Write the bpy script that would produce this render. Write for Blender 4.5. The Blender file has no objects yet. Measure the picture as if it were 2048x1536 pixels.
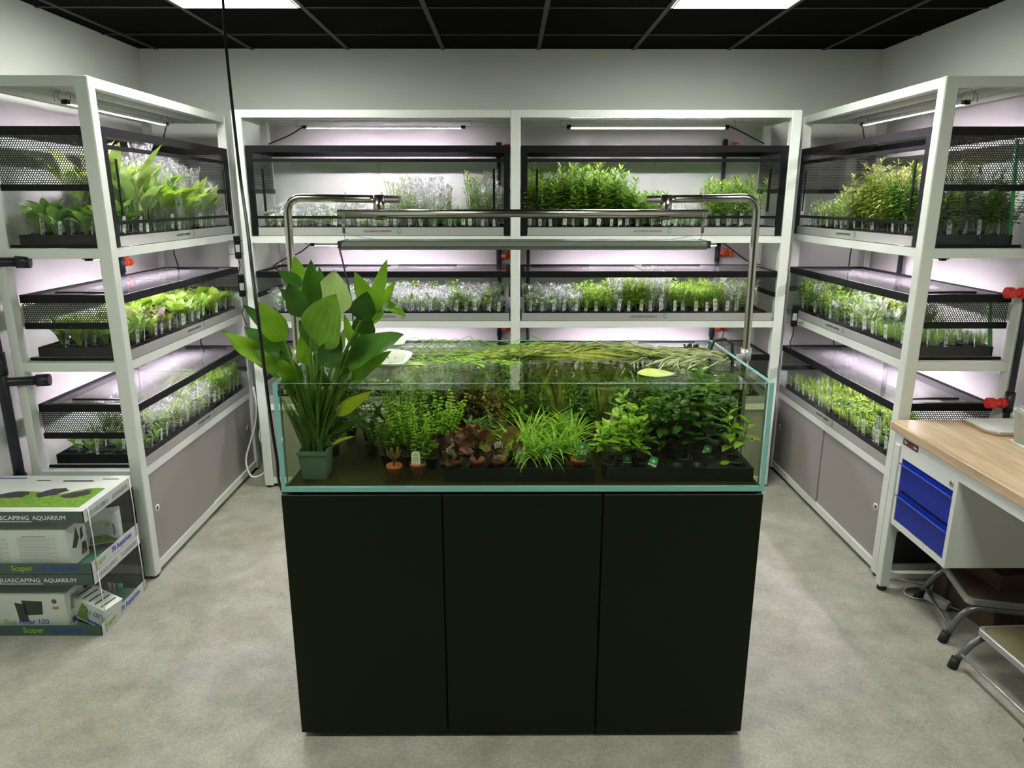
import bpy, math, random
from mathutils import Vector, Matrix
PI = math.pi
S = bpy.context.scene
COL = S.collection
# ------------------------------------------------------------------ camera, world, exposure
CAMH = 1.75; FPX = 1420.0
PITCH = math.atan(368 / 1420.0); YAW = math.atan(6 / 1420.0 * math.cos(PITCH))
cd = bpy.data.cameras.new('camera'); cam = bpy.data.objects.new('camera', cd); COL.objects.link(cam)
cd.sensor_width = 36.0; cd.lens = FPX * 36.0 / 2048.0; cd.clip_start = 0.05; cd.clip_end = 50
cam.location = (0, 0, CAMH); cam.rotation_euler = (PI / 2 - PITCH, 0, -YAW)
S.camera = cam
S.view_settings.view_transform = 'Standard'; S.view_settings.look = 'None'; S.view_settings.gamma = 1.0
S.view_settings.use_curve_mapping = False
S.view_settings.exposure = 0.30
PANEL_E = 29.0      # ceiling panels
STRIP_E = 225.0      # grow light bars
W = bpy.data.worlds.new('world'); S.world = W; W.use_nodes = True
W.node_tree.nodes['Background'].inputs[0].default_value = (0.8, 0.9, 0.78, 1); W.node_tree.nodes['Background'].inputs[1].default_value = 0.05
cy = S.cycles
cy.max_bounces = 7; cy.diffuse_bounces = 3; cy.glossy_bounces = 3; cy.transmission_bounces = 4; cy.transparent_max_bounces = 40
cy.caustics_reflective = False; cy.caustics_refractive = False
cy.use_adaptive_sampling = True; cy.adaptive_threshold = 0.03
cy.sample_clamp_indirect = 4.0
cy.use_denoising = True
# ------------------------------------------------------------------ helpers
def lab(o, label, cat=None, group=None, kind=None):
    if label: o['label'] = label
    if cat: o['category'] = cat
    if group: o['group'] = group
    if kind: o['kind'] = kind
    return o
def empty(name, loc=(0, 0, 0), rz=0, label=None, cat=None, group=None):
    o = bpy.data.objects.new(name, None); COL.objects.link(o); o.location = loc; o.rotation_euler = (0, 0, rz)
    o.empty_display_size = .05
    return lab(o, label, cat, group)
def vec(a): return Vector(a)
class MB:
    def __init__(s): s.v = []; s.f = []; s.uv = None; s.sm = []
    def box(s, x0, y0, z0, x1, y1, z1, m=None):
        b = len(s.v)
        P = [(x0, y0, z0), (x1, y0, z0), (x1, y1, z0), (x0, y1, z0), (x0, y0, z1), (x1, y0, z1), (x1, y1, z1), (x0, y1, z1)]
        if m is not None: P = [tuple(m @ Vector(p)) for p in P]
        s.v += P
        for f in ((0, 3, 2, 1), (4, 5, 6, 7), (0, 1, 5, 4), (1, 2, 6, 5), (2, 3, 7, 6), (3, 0, 4, 7)): s.f.append(tuple(b + i for i in f)); s.sm.append(False)
        return s
    def rbox(s, x0, y0, z0, x1, y1, z1, r=.004, m=None):
        "box with chamfered vertical edges and top"
        b = len(s.v); pr = []
        for (dx, z) in ((r, z0), (0, z0 + r), (0, z1 - r), (r, z1)):
            X0, Y0, X1, Y1 = x0 + dx, y0 + dx, x1 - dx, y1 - dx
            ring = [(X0 + r, Y0), (X1 - r, Y0), (X1, Y0 + r), (X1, Y1 - r), (X1 - r, Y1), (X0 + r, Y1), (X0, Y1 - r), (X0, Y0 + r)]
            pr.append([(a, c, z) for a, c in ring])
        for ring in pr: s.v += [tuple(m @ Vector(p)) if m is not None else p for p in ring]
        for k in range(3):
            for i in range(8):
                j = (i + 1) % 8
                s.f.append((b + k * 8 + i, b + k * 8 + j, b + k * 8 + 8 + j, b + k * 8 + 8 + i)); s.sm.append(False)
        s.f.append(tuple(b + i for i in range(7, -1, -1))); s.f.append(tuple(b + 24 + i for i in range(8))); s.sm += [False, False]
        return s
    def cyl(s, a, b_, r0, r1=None, n=12, cap=True, smooth=True):
        if r1 is None: r1 = r0
        a = Vector(a); c = Vector(b_); d = (c - a).normalized()
        u = d.orthogonal().normalized(); w = d.cross(u); b = len(s.v)
        for P, r in ((a, r0), (c, r1)):
            for i in range(n):
                t = 2 * PI * i / n; s.v.append(tuple(P + r * (math.cos(t) * u + math.sin(t) * w)))
        for i in range(n):
            j = (i + 1) % n; s.f.append((b + i, b + j, b + n + j, b + n + i)); s.sm.append(smooth)
        if cap:
            s.f.append(tuple(b + i for i in range(n - 1, -1, -1))); s.f.append(tuple(b + n + i for i in range(n))); s.sm += [False, False]
        return s
    def tube(s, pts, r, n=8, cap=True):
        pts = [Vector(p) for p in pts]; b = len(s.v); u = None; N = len(pts)
        for k, p in enumerate(pts):
            d = (pts[min(k + 1, N - 1)] - pts[max(k - 1, 0)]).normalized()
            if u is None: u = d.orthogonal().normalized()
            else:
                u = (u - d * u.dot(d)); u = u.normalized() if u.length > 1e-6 else d.orthogonal().normalized()
            w = d.cross(u); rr = r[k] if isinstance(r, (list, tuple)) else r
            for i in range(n):
                t = 2 * PI * i / n; s.v.append(tuple(p + rr * (math.cos(t) * u + math.sin(t) * w)))
        for k in range(N - 1):
            for i in range(n):
                j = (i + 1) % n
                s.f.append((b + k * n + i, b + k * n + j, b + k * n + n + j, b + k * n + n + i)); s.sm.append(True)
        if cap:
            s.f.append(tuple(b + i for i in range(n - 1, -1, -1))); s.f.append(tuple(b + (N - 1) * n + i for i in range(n))); s.sm += [False, False]
        return s
    def lathe(s, prof, n=16, c=(0, 0, 0), m=None):
        b = len(s.v)
        for r, z in prof:
            for i in range(n):
                t = 2 * PI * i / n; p = Vector((c[0] + r * math.cos(t), c[1] + r * math.sin(t), c[2] + z))
                s.v.append(tuple(m @ p if m is not None else p))
        for k in range(len(prof) - 1):
            for i in range(n):
                j = (i + 1) % n; s.f.append((b + k * n + i, b + k * n + j, b + k * n + n + j, b + k * n + n + i)); s.sm.append(True)
        return s
    def poly(s, pts):
        b = len(s.v); s.v += [tuple(p) for p in pts]; s.f.append(tuple(range(b, b + len(pts)))); s.sm.append(False); return s
    def slab(s, pts, h):
        "extruded flat outline; pts is a list of points, h a thickness vector"
        h = Vector(h); n = len(pts); b = len(s.v)
        s.v += [tuple(p) for p in pts] + [tuple(Vector(p) + h) for p in pts]
        s.f.append(tuple(b + i for i in range(n - 1, -1, -1))); s.f.append(tuple(b + n + i for i in range(n))); s.sm += [False, False]
        for i in range(n):
            j = (i + 1) % n; s.f.append((b + i, b + j, b + n + j, b + n + i)); s.sm.append(False)
        return s
    def leaf(s, base, d, nrm, L, w, bend=0.0, fold=.15, seg=4, shape=.42, tipw=0.0, wave=0.0, cols=2, curl=None):
        "blade from base along d, face towards nrm; bend curves it away from nrm"
        base = Vector(base); d = Vector(d).normalized(); nrm = Vector(nrm); nrm = (nrm - d * nrm.dot(d))
        nrm = nrm.normalized() if nrm.length > 1e-5 else d.orthogonal().normalized()
        side = d.cross(nrm).normalized(); b = len(s.v)
        if s.uv is None: s.uv = {}
        p = base.copy(); K = cols + 1; step = L / seg
        for k in range(seg + 1):
            t = k / seg
            ww = w * .5 * (math.sin(PI * min(1, t ** (math.log(.5) / math.log(shape)))) ** .85) if 0 < t < 1 else w * .5 * (.08 if t == 0 else tipw)
            for c in range(K):
                q = c / cols * 2 - 1
                wv = wave * math.sin(t * 11 + q * 2.2) * abs(q)
                pt = p + side * (ww * q) + nrm * (fold * ww * abs(q) + wv)
                s.uv[len(s.v)] = (c / cols, t); s.v.append(tuple(pt))
            if k < seg:
                a = bend / seg
                R = Matrix.Rotation(-a, 3, side)
                d = (R @ d).normalized(); nrm = (R @ nrm).normalized(); p = p + d * step
        for k in range(seg):
            for c in range(cols):
                i = b + k * K + c; s.f.append((i, i + 1, i + K + 1, i + K)); s.sm.append(True)
        return p
    def add(s, o, m=None):
        b = len(s.v)
        s.v += [tuple(m @ Vector(p)) for p in o.v] if m is not None else list(o.v)
        s.f += [tuple(b + i for i in f) for f in o.f]; s.sm += o.sm
        if o.uv:
            if s.uv is None: s.uv = {}
            for k, q in o.uv.items(): s.uv[b + k] = q
        return s
    def mesh(s, name, mats, mi=None):
        me = bpy.data.meshes.new(name); me.from_pydata([tuple(p) for p in s.v], [], s.f)
        for m in (mats if isinstance(mats, (list, tuple)) else [mats]): me.materials.append(m)
        me.polygons.foreach_set('use_smooth', s.sm)
        if mi: me.polygons.foreach_set('material_index', mi)
        if s.uv:
            ul = me.uv_layers.new(name='UVMap'); dat = [0.0] * (2 * len(me.loops)); li = [0] * len(me.loops)
            me.loops.foreach_get('vertex_index', li)
            for i, vi in enumerate(li):
                q = s.uv.get(vi)
                if q: dat[2 * i], dat[2 * i + 1] = q
            ul.data.foreach_set('uv', dat)
        me.update(); return me
    def build(s, name, mat, parent=None, **k):
        return place(name, s.mesh(name, mat), parent, **k)
def place(name, me, parent=None, loc=None, rot=None, scale=None):
    o = bpy.data.objects.new(name, me); COL.objects.link(o)
    if parent is not None: o.parent = parent
    if loc is not None: o.location = loc
    if rot is not None: o.rotation_euler = rot
    if scale is not None: o.scale = (scale,) * 3 if isinstance(scale, (int, float)) else scale
    return o
def join(parts):
    "list of (MB, material) -> one mesh"
    M = MB(); mats = []; mi = []
    for mb, mat in parts:
        if mat not in mats: mats.append(mat)
        M.add(mb); mi += [mats.index(mat)] * len(mb.f)
    return M, mats, mi
# pixel + known depth -> point in the room (used only to read positions off the photograph)
_F = Vector((math.sin(YAW) * math.cos(PITCH), math.cos(YAW) * math.cos(PITCH), -math.sin(PITCH)))
_R = Vector((math.cos(YAW), -math.sin(YAW), 0)); _U = _R.cross(_F)
def ray(x, y): return _F + (x - 1024) / FPX * _R - (y - 768) / FPX * _U
def at(x, y, Y):
    r = ray(x, y); return Vector((0, 0, CAMH)) + r * (Y / r.y)
def atz(x, y, Z):
    r = ray(x, y); return Vector((0, 0, CAMH)) + r * ((Z - CAMH) / r.z)
# ------------------------------------------------------------------ materials
def nt(name):
    m = bpy.data.materials.new(name); m.use_nodes = True; t = m.node_tree; t.nodes.clear()
    return m, t, t.nodes.new('ShaderNodeOutputMaterial')
def N(t, k, **a):
    n = t.nodes.new(k)
    for x, y in a.items(): setattr(n, x, y)
    return n
def pm(name, c, rough=.5, metal=0.0, noise=0.0, nscale=20, bump=0.0, spec=.5, coat=0.0):
    m, t, out = nt(name); p = N(t, 'ShaderNodeBsdfPrincipled'); t.links.new(p.outputs[0], out.inputs[0])
    p.inputs['Base Color'].default_value = (*c, 1); p.inputs['Roughness'].default_value = rough; p.inputs['Metallic'].default_value = metal
    p.inputs['Specular IOR Level'].default_value = spec
    if coat: p.inputs['Coat Weight'].default_value = coat
    if noise or bump:
        tc = N(t, 'ShaderNodeTexCoord'); nz = N(t, 'ShaderNodeTexNoise'); nz.inputs['Scale'].default_value = nscale; nz.inputs['Detail'].default_value = 5
        t.links.new(tc.outputs['Object'], nz.inputs['Vector'])
        if noise:
            mx = N(t, 'ShaderNodeMix', data_type='RGBA'); mx.inputs[6].default_value = tuple(max(0, x * (1 - noise)) for x in c) + (1,)
            mx.inputs[7].default_value = tuple(min(1, x * (1 + noise)) for x in c) + (1,)
            t.links.new(nz.outputs[0], mx.inputs[0]); t.links.new(mx.outputs[2], p.inputs['Base Color'])
        if bump:
            bp = N(t, 'ShaderNodeBump'); bp.inputs['Strength'].default_value = bump; bp.inputs['Distance'].default_value = .01
            t.links.new(nz.outputs[0], bp.inputs['Height']); t.links.new(bp.outputs[0], p.inputs['Normal'])
    return m
def glassm(name, tint, ior=1.45, rough=.0, k=1.0, ripple=0.0, body=None, bodyfac=0.0, toponly=False):
    m, t, out = nt(name); tr = N(t, 'ShaderNodeBsdfTransparent'); tr.inputs[0].default_value = (*tint, 1)
    gl = N(t, 'ShaderNodeBsdfGlossy'); gl.inputs['Roughness'].default_value = rough
    fr = N(t, 'ShaderNodeFresnel'); fr.inputs['IOR'].default_value = ior
    ge = N(t, 'ShaderNodeNewGeometry'); om = N(t, 'ShaderNodeMath', operation='SUBTRACT'); om.inputs[0].default_value = 1; t.links.new(ge.outputs['Backfacing'], om.inputs[1])
    m0 = N(t, 'ShaderNodeMath', operation='MULTIPLY'); t.links.new(fr.outputs[0], m0.inputs[0]); t.links.new(om.outputs[0], m0.inputs[1])
    if toponly:   # side faces touch the glass panes, where water gives no reflection of its own
        sx = N(t, 'ShaderNodeSeparateXYZ'); t.links.new(ge.outputs['True Normal'], sx.inputs[0]); gt = N(t, 'ShaderNodeMath', operation='GREATER_THAN'); gt.inputs[1].default_value = .5; t.links.new(sx.outputs[2], gt.inputs[0])
        m1 = N(t, 'ShaderNodeMath', operation='MULTIPLY'); t.links.new(m0.outputs[0], m1.inputs[0]); t.links.new(gt.outputs[0], m1.inputs[1]); m0 = m1
    mu = N(t, 'ShaderNodeMath', operation='MULTIPLY'); mu.inputs[1].default_value = k; t.links.new(m0.outputs[0], mu.inputs[0])
    mx = N(t, 'ShaderNodeMixShader'); t.links.new(mu.outputs[0], mx.inputs[0]); t.links.new(tr.outputs[0], mx.inputs[1]); t.links.new(gl.outputs[0], mx.inputs[2])
    o = mx
    if ripple:
        tc = N(t, 'ShaderNodeTexCoord'); nz = N(t, 'ShaderNodeTexNoise'); nz.inputs['Scale'].default_value = 14; nz.inputs['Detail'].default_value = 3
        bp = N(t, 'ShaderNodeBump'); bp.inputs['Strength'].default_value = ripple; bp.inputs['Distance'].default_value = .02
        t.links.new(tc.outputs['Object'], nz.inputs['Vector']); t.links.new(nz.outputs[0], bp.inputs['Height'])
        t.links.new(bp.outputs[0], gl.inputs['Normal']); t.links.new(bp.outputs[0], fr.inputs['Normal'])
    if body:
        df = N(t, 'ShaderNodeBsdfDiffuse'); df.inputs[0].default_value = (*body, 1)
        m2 = N(t, 'ShaderNodeMixShader'); m2.inputs[0].default_value = bodyfac; t.links.new(mx.outputs[0], m2.inputs[1]); t.links.new(df.outputs[0], m2.inputs[2]); o = m2
    t.links.new(o.outputs[0], out.inputs[0]); return m
def emis(name, c, e, beam=0.0):
    "lamp surface; beam > 0 narrows its light towards straight down, as a prismatic diffuser does"
    m, t, out = nt(name); em = N(t, 'ShaderNodeEmission'); em.inputs[0].default_value = (*c, 1); em.inputs[1].default_value = e
    if beam:
        g = N(t, 'ShaderNodeNewGeometry'); d = N(t, 'ShaderNodeVectorMath', operation='DOT_PRODUCT'); t.links.new(g.outputs['Normal'], d.inputs[0]); t.links.new(g.outputs['Incoming'], d.inputs[1])
        ab = N(t, 'ShaderNodeMath', operation='ABSOLUTE'); t.links.new(d.outputs['Value'], ab.inputs[0])
        p = N(t, 'ShaderNodeMath', operation='POWER'); p.inputs[1].default_value = beam; t.links.new(ab.outputs[0], p.inputs[0])
        q = N(t, 'ShaderNodeMath', operation='MULTIPLY_ADD'); q.inputs[1].default_value = e; q.inputs[2].default_value = e * .06; t.links.new(p.outputs[0], q.inputs[0]); t.links.new(q.outputs[0], em.inputs[1])
    t.links.new(em.outputs[0], out.inputs[0]); return m
def leafm(name, c, c2=None, trans=.35, rough=.4, veins=0.0, var=.35, spec=.3):
    c2 = c2 or tuple(x * .55 for x in c)
    m, t, out = nt(name); p = N(t, 'ShaderNodeBsdfPrincipled'); p.inputs['Roughness'].default_value = rough; p.inputs['Specular IOR Level'].default_value = spec
    tr = N(t, 'ShaderNodeBsdfTranslucent'); mx = N(t, 'ShaderNodeMixShader'); mx.inputs[0].default_value = trans
    oi = N(t, 'ShaderNodeObjectInfo'); tc = N(t, 'ShaderNodeTexCoord'); nz = N(t, 'ShaderNodeTexNoise'); nz.inputs['Scale'].default_value = 35 if not veins else 9
    t.links.new(tc.outputs['Object'], nz.inputs['Vector'])
    ad = N(t, 'ShaderNodeMath', operation='MULTIPLY_ADD'); ad.inputs[1].default_value = var; t.links.new(oi.outputs['Random'], ad.inputs[0]); 
    sb = N(t, 'ShaderNodeMath', operation='SUBTRACT'); sb.inputs[1].default_value = var * .5; t.links.new(nz.outputs[0], sb.inputs[0]); t.links.new(sb.outputs[0], ad.inputs[2])
    cm = N(t, 'ShaderNodeMix', data_type='RGBA'); cm.inputs[6].default_value = (*c2, 1); cm.inputs[7].default_value = (*c, 1)
    rp = N(t, 'ShaderNodeMapRange'); rp.inputs[1].default_value = .25; rp.inputs[2].default_value = .75; t.links.new(ad.outputs[0], rp.inputs[0]); t.links.new(rp.outputs[0], cm.inputs[0])
    colr = cm.outputs[2]
    if veins:
        sp = N(t, 'ShaderNodeSeparateXYZ'); t.links.new(tc.outputs['UV'], sp.inputs[0])
        a1 = N(t, 'ShaderNodeMath', operation='SUBTRACT'); a1.inputs[1].default_value = .5; t.links.new(sp.outputs[0], a1.inputs[0])
        ab = N(t, 'ShaderNodeMath', operation='ABSOLUTE'); t.links.new(a1.outputs[0], ab.inputs[0])
        w = N(t, 'ShaderNodeMath', operation='MULTIPLY'); w.inputs[1].default_value = 2 * PI * 6; t.links.new(ab.outputs[0], w.inputs[0])
        cs = N(t, 'ShaderNodeMath', operation='COSINE'); t.links.new(w.outputs[0], cs.inputs[0])
        mr = N(t, 'ShaderNodeMapRange'); mr.inputs[1].default_value = .965; mr.inputs[2].default_value = 1.0; t.links.new(cs.outputs[0], mr.inputs[0])
        w2 = N(t, 'ShaderNodeMath', operation='MULTIPLY_ADD'); w2.inputs[1].default_value = 150; t.links.new(sp.outputs[1], w2.inputs[0])
        w3 = N(t, 'ShaderNodeMath', operation='MULTIPLY'); w3.inputs[1].default_value = -90; t.links.new(ab.outputs[0], w3.inputs[0]); t.links.new(w3.outputs[0], w2.inputs[2])
        sn = N(t, 'ShaderNodeMath', operation='SINE'); t.links.new(w2.outputs[0], sn.inputs[0])
        vm = N(t, 'ShaderNodeMix', data_type='RGBA', blend_type='MIX'); vm.inputs[7].default_value = tuple(min(1, x * 2.0 + .02) for x in c) + (1,)
        ml = N(t, 'ShaderNodeMath', operation='MULTIPLY'); ml.inputs[1].default_value = veins; t.links.new(mr.outputs[0], ml.inputs[0])
        t.links.new(ml.outputs[0], vm.inputs[0]); t.links.new(colr, vm.inputs[6]); colr = vm.outputs[2]
        bp = N(t, 'ShaderNodeBump'); bp.inputs['Strength'].default_value = .5; bp.inputs['Distance'].default_value = .002
        hs = N(t, 'ShaderNodeMath', operation='MULTIPLY_ADD'); hs.inputs[1].default_value = -.8; t.links.new(mr.outputs[0], hs.inputs[0]); 
        h2 = N(t, 'ShaderNodeMath', operation='MULTIPLY'); h2.inputs[1].default_value = .18; t.links.new(sn.outputs[0], h2.inputs[0]); t.links.new(h2.outputs[0], hs.inputs[2])
        t.links.new(hs.outputs[0], bp.inputs['Height']); t.links.new(bp.outputs[0], p.inputs['Normal'])
    t.links.new(colr, p.inputs['Base Color']); t.links.new(colr, tr.inputs[0])
    t.links.new(p.outputs[0], mx.inputs[1]); t.links.new(tr.outputs[0], mx.inputs[2]); t.links.new(mx.outputs[0], out.inputs[0]); return m
def wallm():
    m, t, out = nt('painted_wall'); p = N(t, 'ShaderNodeBsdfPrincipled'); p.inputs['Base Color'].default_value = (.80, .80, .765, 1); p.inputs['Roughness'].default_value = .7
    tc = N(t, 'ShaderNodeTexCoord'); nz = N(t, 'ShaderNodeTexNoise'); nz.inputs['Scale'].default_value = 90
    bp = N(t, 'ShaderNodeBump'); bp.inputs['Strength'].default_value = .08; t.links.new(tc.outputs['Object'], nz.inputs['Vector']); t.links.new(nz.outputs[0], bp.inputs['Height']); t.links.new(bp.outputs[0], p.inputs['Normal'])
    t.links.new(p.outputs[0], out.inputs[0]); return m
def floorm():
    m, t, out = nt('concrete_vinyl'); p = N(t, 'ShaderNodeBsdfPrincipled'); t.links.new(p.outputs[0], out.inputs[0]); p.inputs['Roughness'].default_value = .42
    tc = N(t, 'ShaderNodeTexCoord'); a = N(t, 'ShaderNodeTexNoise'); a.inputs['Scale'].default_value = 2.6; a.inputs['Detail'].default_value = 6; a.inputs['Distortion'].default_value = .6
    b = N(t, 'ShaderNodeTexNoise'); b.inputs['Scale'].default_value = 95; b.inputs['Detail'].default_value = 4; b.inputs['Distortion'].default_value = 1.5
    c = N(t, 'ShaderNodeTexNoise'); c.inputs['Scale'].default_value = 9; c.inputs['Detail'].default_value = 8
    for n in (a, b, c): t.links.new(tc.outputs['Object'], n.inputs['Vector'])
    r1 = N(t, 'ShaderNodeValToRGB'); r1.color_ramp.elements[0].position = .3; r1.color_ramp.elements[1].position = .72
    r1.color_ramp.elements[0].color = (.305, .295, .235, 1); r1.color_ramp.elements[1].color = (.385, .38, .325, 1); t.links.new(a.outputs[0], r1.inputs[0])
    m1 = N(t, 'ShaderNodeMix', data_type='RGBA', blend_type='OVERLAY'); m1.inputs[0].default_value = .55; t.links.new(r1.outputs[0], m1.inputs[6]); t.links.new(b.outputs[0], m1.inputs[7])
    m2 = N(t, 'ShaderNodeMix', data_type='RGBA', blend_type='OVERLAY'); m2.inputs[0].default_value = .42; t.links.new(m1.outputs[2], m2.inputs[6]); t.links.new(c.outputs[0], m2.inputs[7])
    t.links.new(m2.outputs[2], p.inputs['Base Color'])
    bp = N(t, 'ShaderNodeBump'); bp.inputs['Strength'].default_value = .12; bp.inputs['Distance'].default_value = .003; t.links.new(b.outputs[0], bp.inputs['Height']); t.links.new(bp.outputs[0], p.inputs['Normal'])
    return m
def perfm():
    "black sheet metal with staggered round holes, pitch 10 mm"
    m, t, out = nt('perforated_black_metal'); tc = N(t, 'ShaderNodeTexCoord'); sp = N(t, 'ShaderNodeSeparateXYZ'); t.links.new(tc.outputs['Object'], sp.inputs[0])
    def mth(op, a, b=None, c=None):
        n = N(t, 'ShaderNodeMath', operation=op)
        for i, x in enumerate((a, b, c)):
            if x is None: continue
            if isinstance(x, (int, float)): n.inputs[i].default_value = x
            else: t.links.new(x, n.inputs[i])
        return n.outputs[0]
    u = mth('ADD', sp.outputs[1], 10.0); v = mth('ADD', sp.outputs[2], 10.0); px, pz = .0105, .0182
    def grid(off):
        a = mth('SUBTRACT', mth('FRACT', mth('ADD', mth('DIVIDE', u, px), off)), .5); a = mth('MULTIPLY', a, px)
        b = mth('SUBTRACT', mth('FRACT', mth('ADD', mth('DIVIDE', v, pz), off)), .5); b = mth('MULTIPLY', b, pz)
        return mth('SQRT', mth('ADD', mth('MULTIPLY', a, a), mth('MULTIPLY', b, b)))
    d = mth('MINIMUM', grid(0.0), grid(.5)); hole = mth('LESS_THAN', d, .0036)
    p = N(t, 'ShaderNodeBsdfPrincipled'); p.inputs['Base Color'].default_value = (.012, .012, .014, 1); p.inputs['Roughness'].default_value = .4
    tr = N(t, 'ShaderNodeBsdfTransparent'); mx = N(t, 'ShaderNodeMixShader'); t.links.new(hole, mx.inputs[0]); t.links.new(p.outputs[0], mx.inputs[1]); t.links.new(tr.outputs[0], mx.inputs[2])
    t.links.new(mx.outputs[0], out.inputs[0]); return m
def bagm():
    m, t, out = nt('clear_plastic_film'); tc = N(t, 'ShaderNodeTexCoord'); mp = N(t, 'ShaderNodeMapping'); mp.inputs['Scale'].default_value = (1, 1, .45); oi = N(t, 'ShaderNodeObjectInfo')
    t.links.new(tc.outputs['Object'], mp.inputs[0]); t.links.new(oi.outputs['Random'], mp.inputs['Location'])
    nz = N(t, 'ShaderNodeTexNoise'); nz.inputs['Scale'].default_value = 26; nz.inputs['Detail'].default_value = 3; nz.inputs['Distortion'].default_value = 2.0; t.links.new(mp.outputs[0], nz.inputs['Vector'])
    vo = N(t, 'ShaderNodeTexVoronoi', feature='DISTANCE_TO_EDGE'); vo.inputs['Scale'].default_value = 42; t.links.new(mp.outputs[0], vo.inputs['Vector'])
    mr = N(t, 'ShaderNodeMapRange'); mr.inputs[1].default_value = 0; mr.inputs[2].default_value = .09; mr.inputs[3].default_value = .95; mr.inputs[4].default_value = 0; t.links.new(vo.outputs[0], mr.inputs[0])
    m2 = N(t, 'ShaderNodeMapRange'); m2.inputs[1].default_value = .5; m2.inputs[2].default_value = .72; m2.inputs[3].default_value = 0; m2.inputs[4].default_value = .75; t.links.new(nz.outputs[0], m2.inputs[0])
    ad = N(t, 'ShaderNodeMath', operation='MULTIPLY'); t.links.new(mr.outputs[0], ad.inputs[0]); t.links.new(nz.outputs[0], ad.inputs[1])
    a2 = N(t, 'ShaderNodeMath', operation='ADD'); t.links.new(ad.outputs[0], a2.inputs[0]); t.links.new(m2.outputs[0], a2.inputs[1])
    a3 = N(t, 'ShaderNodeMath', operation='ADD'); a3.inputs[1].default_value = .085; t.links.new(a2.outputs[0], a3.inputs[0])
    tr = N(t, 'ShaderNodeBsdfTransparent'); tr.inputs[0].default_value = (.97, .98, .98, 1)
    gl = N(t, 'ShaderNodeBsdfGlossy'); gl.inputs['Roughness'].default_value = .22; gl.inputs[0].default_value = (.95, .95, .97, 1)
    tl = N(t, 'ShaderNodeBsdfTranslucent'); tl.inputs[0].default_value = (.95, .95, .97, 1)
    bp = N(t, 'ShaderNodeBump'); bp.inputs['Strength'].default_value = .9; bp.inputs['Distance'].default_value = .01; t.links.new(nz.outputs[0], bp.inputs['Height']); t.links.new(bp.outputs[0], gl.inputs['Normal'])
    mg = N(t, 'ShaderNodeMixShader'); mg.inputs[0].default_value = .5; t.links.new(gl.outputs[0], mg.inputs[1]); t.links.new(tl.outputs[0], mg.inputs[2])
    mx = N(t, 'ShaderNodeMixShader'); t.links.new(a3.outputs[0], mx.inputs[0]); t.links.new(tr.outputs[0], mx.inputs[1]); t.links.new(mg.outputs[0], mx.inputs[2]); t.links.new(mx.outputs[0], out.inputs[0]); return m
def woodm():
    m, t, out = nt('oak_butcher_block'); p = N(t, 'ShaderNodeBsdfPrincipled'); p.inputs['Roughness'].default_value = .38; t.links.new(p.outputs[0], out.inputs[0])
    tc = N(t, 'ShaderNodeTexCoord'); mp = N(t, 'ShaderNodeMapping'); mp.inputs['Scale'].default_value = (14, 1.3, 14); t.links.new(tc.outputs['Object'], mp.inputs[0])
    nz = N(t, 'ShaderNodeTexNoise'); nz.inputs['Scale'].default_value = 3; nz.inputs['Detail'].default_value = 7; nz.inputs['Distortion'].default_value = .5; t.links.new(mp.outputs[0], nz.inputs['Vector'])
    br = N(t, 'ShaderNodeTexBrick'); br.inputs['Scale'].default_value = 1; br.inputs['Brick Width'].default_value = .5; br.inputs['Row Height'].default_value = .045; br.inputs['Mortar Size'].default_value = .0004
    br.inputs['Color1'].default_value = (.50, .36, .22, 1); br.inputs['Color2'].default_value = (.60, .46, .31, 1); br.inputs['Mortar'].default_value = (.38, .24, .13, 1)
    m3 = N(t, 'ShaderNodeMapping'); m3.inputs['Rotation'].default_value = (0, 0, PI / 2); t.links.new(tc.outputs['Object'], m3.inputs[0]); t.links.new(m3.outputs[0], br.inputs['Vector'])
    mx = N(t, 'ShaderNodeMix', data_type='RGBA', blend_type='OVERLAY'); mx.inputs[0].default_value = .6; t.links.new(br.outputs[0], mx.inputs[6]); t.links.new(nz.outputs[0], mx.inputs[7]); t.links.new(mx.outputs[2], p.inputs['Base Color']); return m
def steelm():
    m, t, out = nt('brushed_stainless'); p = N(t, 'ShaderNodeBsdfPrincipled'); p.inputs['Metallic'].default_value = 1; p.inputs['Roughness'].default_value = .24; p.inputs['Base Color'].default_value = (.50, .48, .42, 1)
    t.links.new(p.outputs[0], out.inputs[0]); return m
M = {}
M['wall'] = wallm(); M['floor'] = floorm(); M['perf'] = perfm(); M['bag'] = bagm(); M['wood'] = woodm(); M['steel'] = steelm()
M['ceil'] = pm('black_ceiling_tile', (.0018, .0018, .0018), .9, spec=.05); M['tbar'] = pm('grey_ceiling_bar', (.018, .018, .018), .6)
M['panel'] = emis('lit_ceiling_diffuser', (.96, 1.0, .90), PANEL_E, .35); M['strip'] = emis('lit_led_diffuser', (1.0, .84, 1.0), STRIP_E, .9)
M['alu'] = pm('pale_aluminium_profile', (.74, .78, .72), .35, .1); M['black'] = pm('black_profile', (.0035, .0035, .0045), .42, spec=.25); M['blackgrey'] = pm('dark_grey_profile', (.03, .03, .035), .4)
M['door'] = pm('grey_cabinet_panel', (.31, .285, .27), .36); M['white'] = pm('white_plastic', (.8, .8, .78), .4); M['whiteboard'] = pm('white_board', (.75, .75, .75), .55)
M['gut'] = pm('silver_gutter_panel', (.46, .46, .44), .22, .35)
M['glass'] = glassm('clear_glass', (.975, .99, .98)); M['lidglass'] = glassm('lid_glass', (.985, .99, .985), k=1.5, body=(.9, .9, .92), bodyfac=.05)
M['tankglass'] = glassm('tank_glass', (.96, .985, .965)); M['edge'] = pm('teal_glass_edge', (.20, .43, .39), .15); M['edge2'] = pm('dark_teal_glass_edge', (.10, .25, .20), .2)
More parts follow.
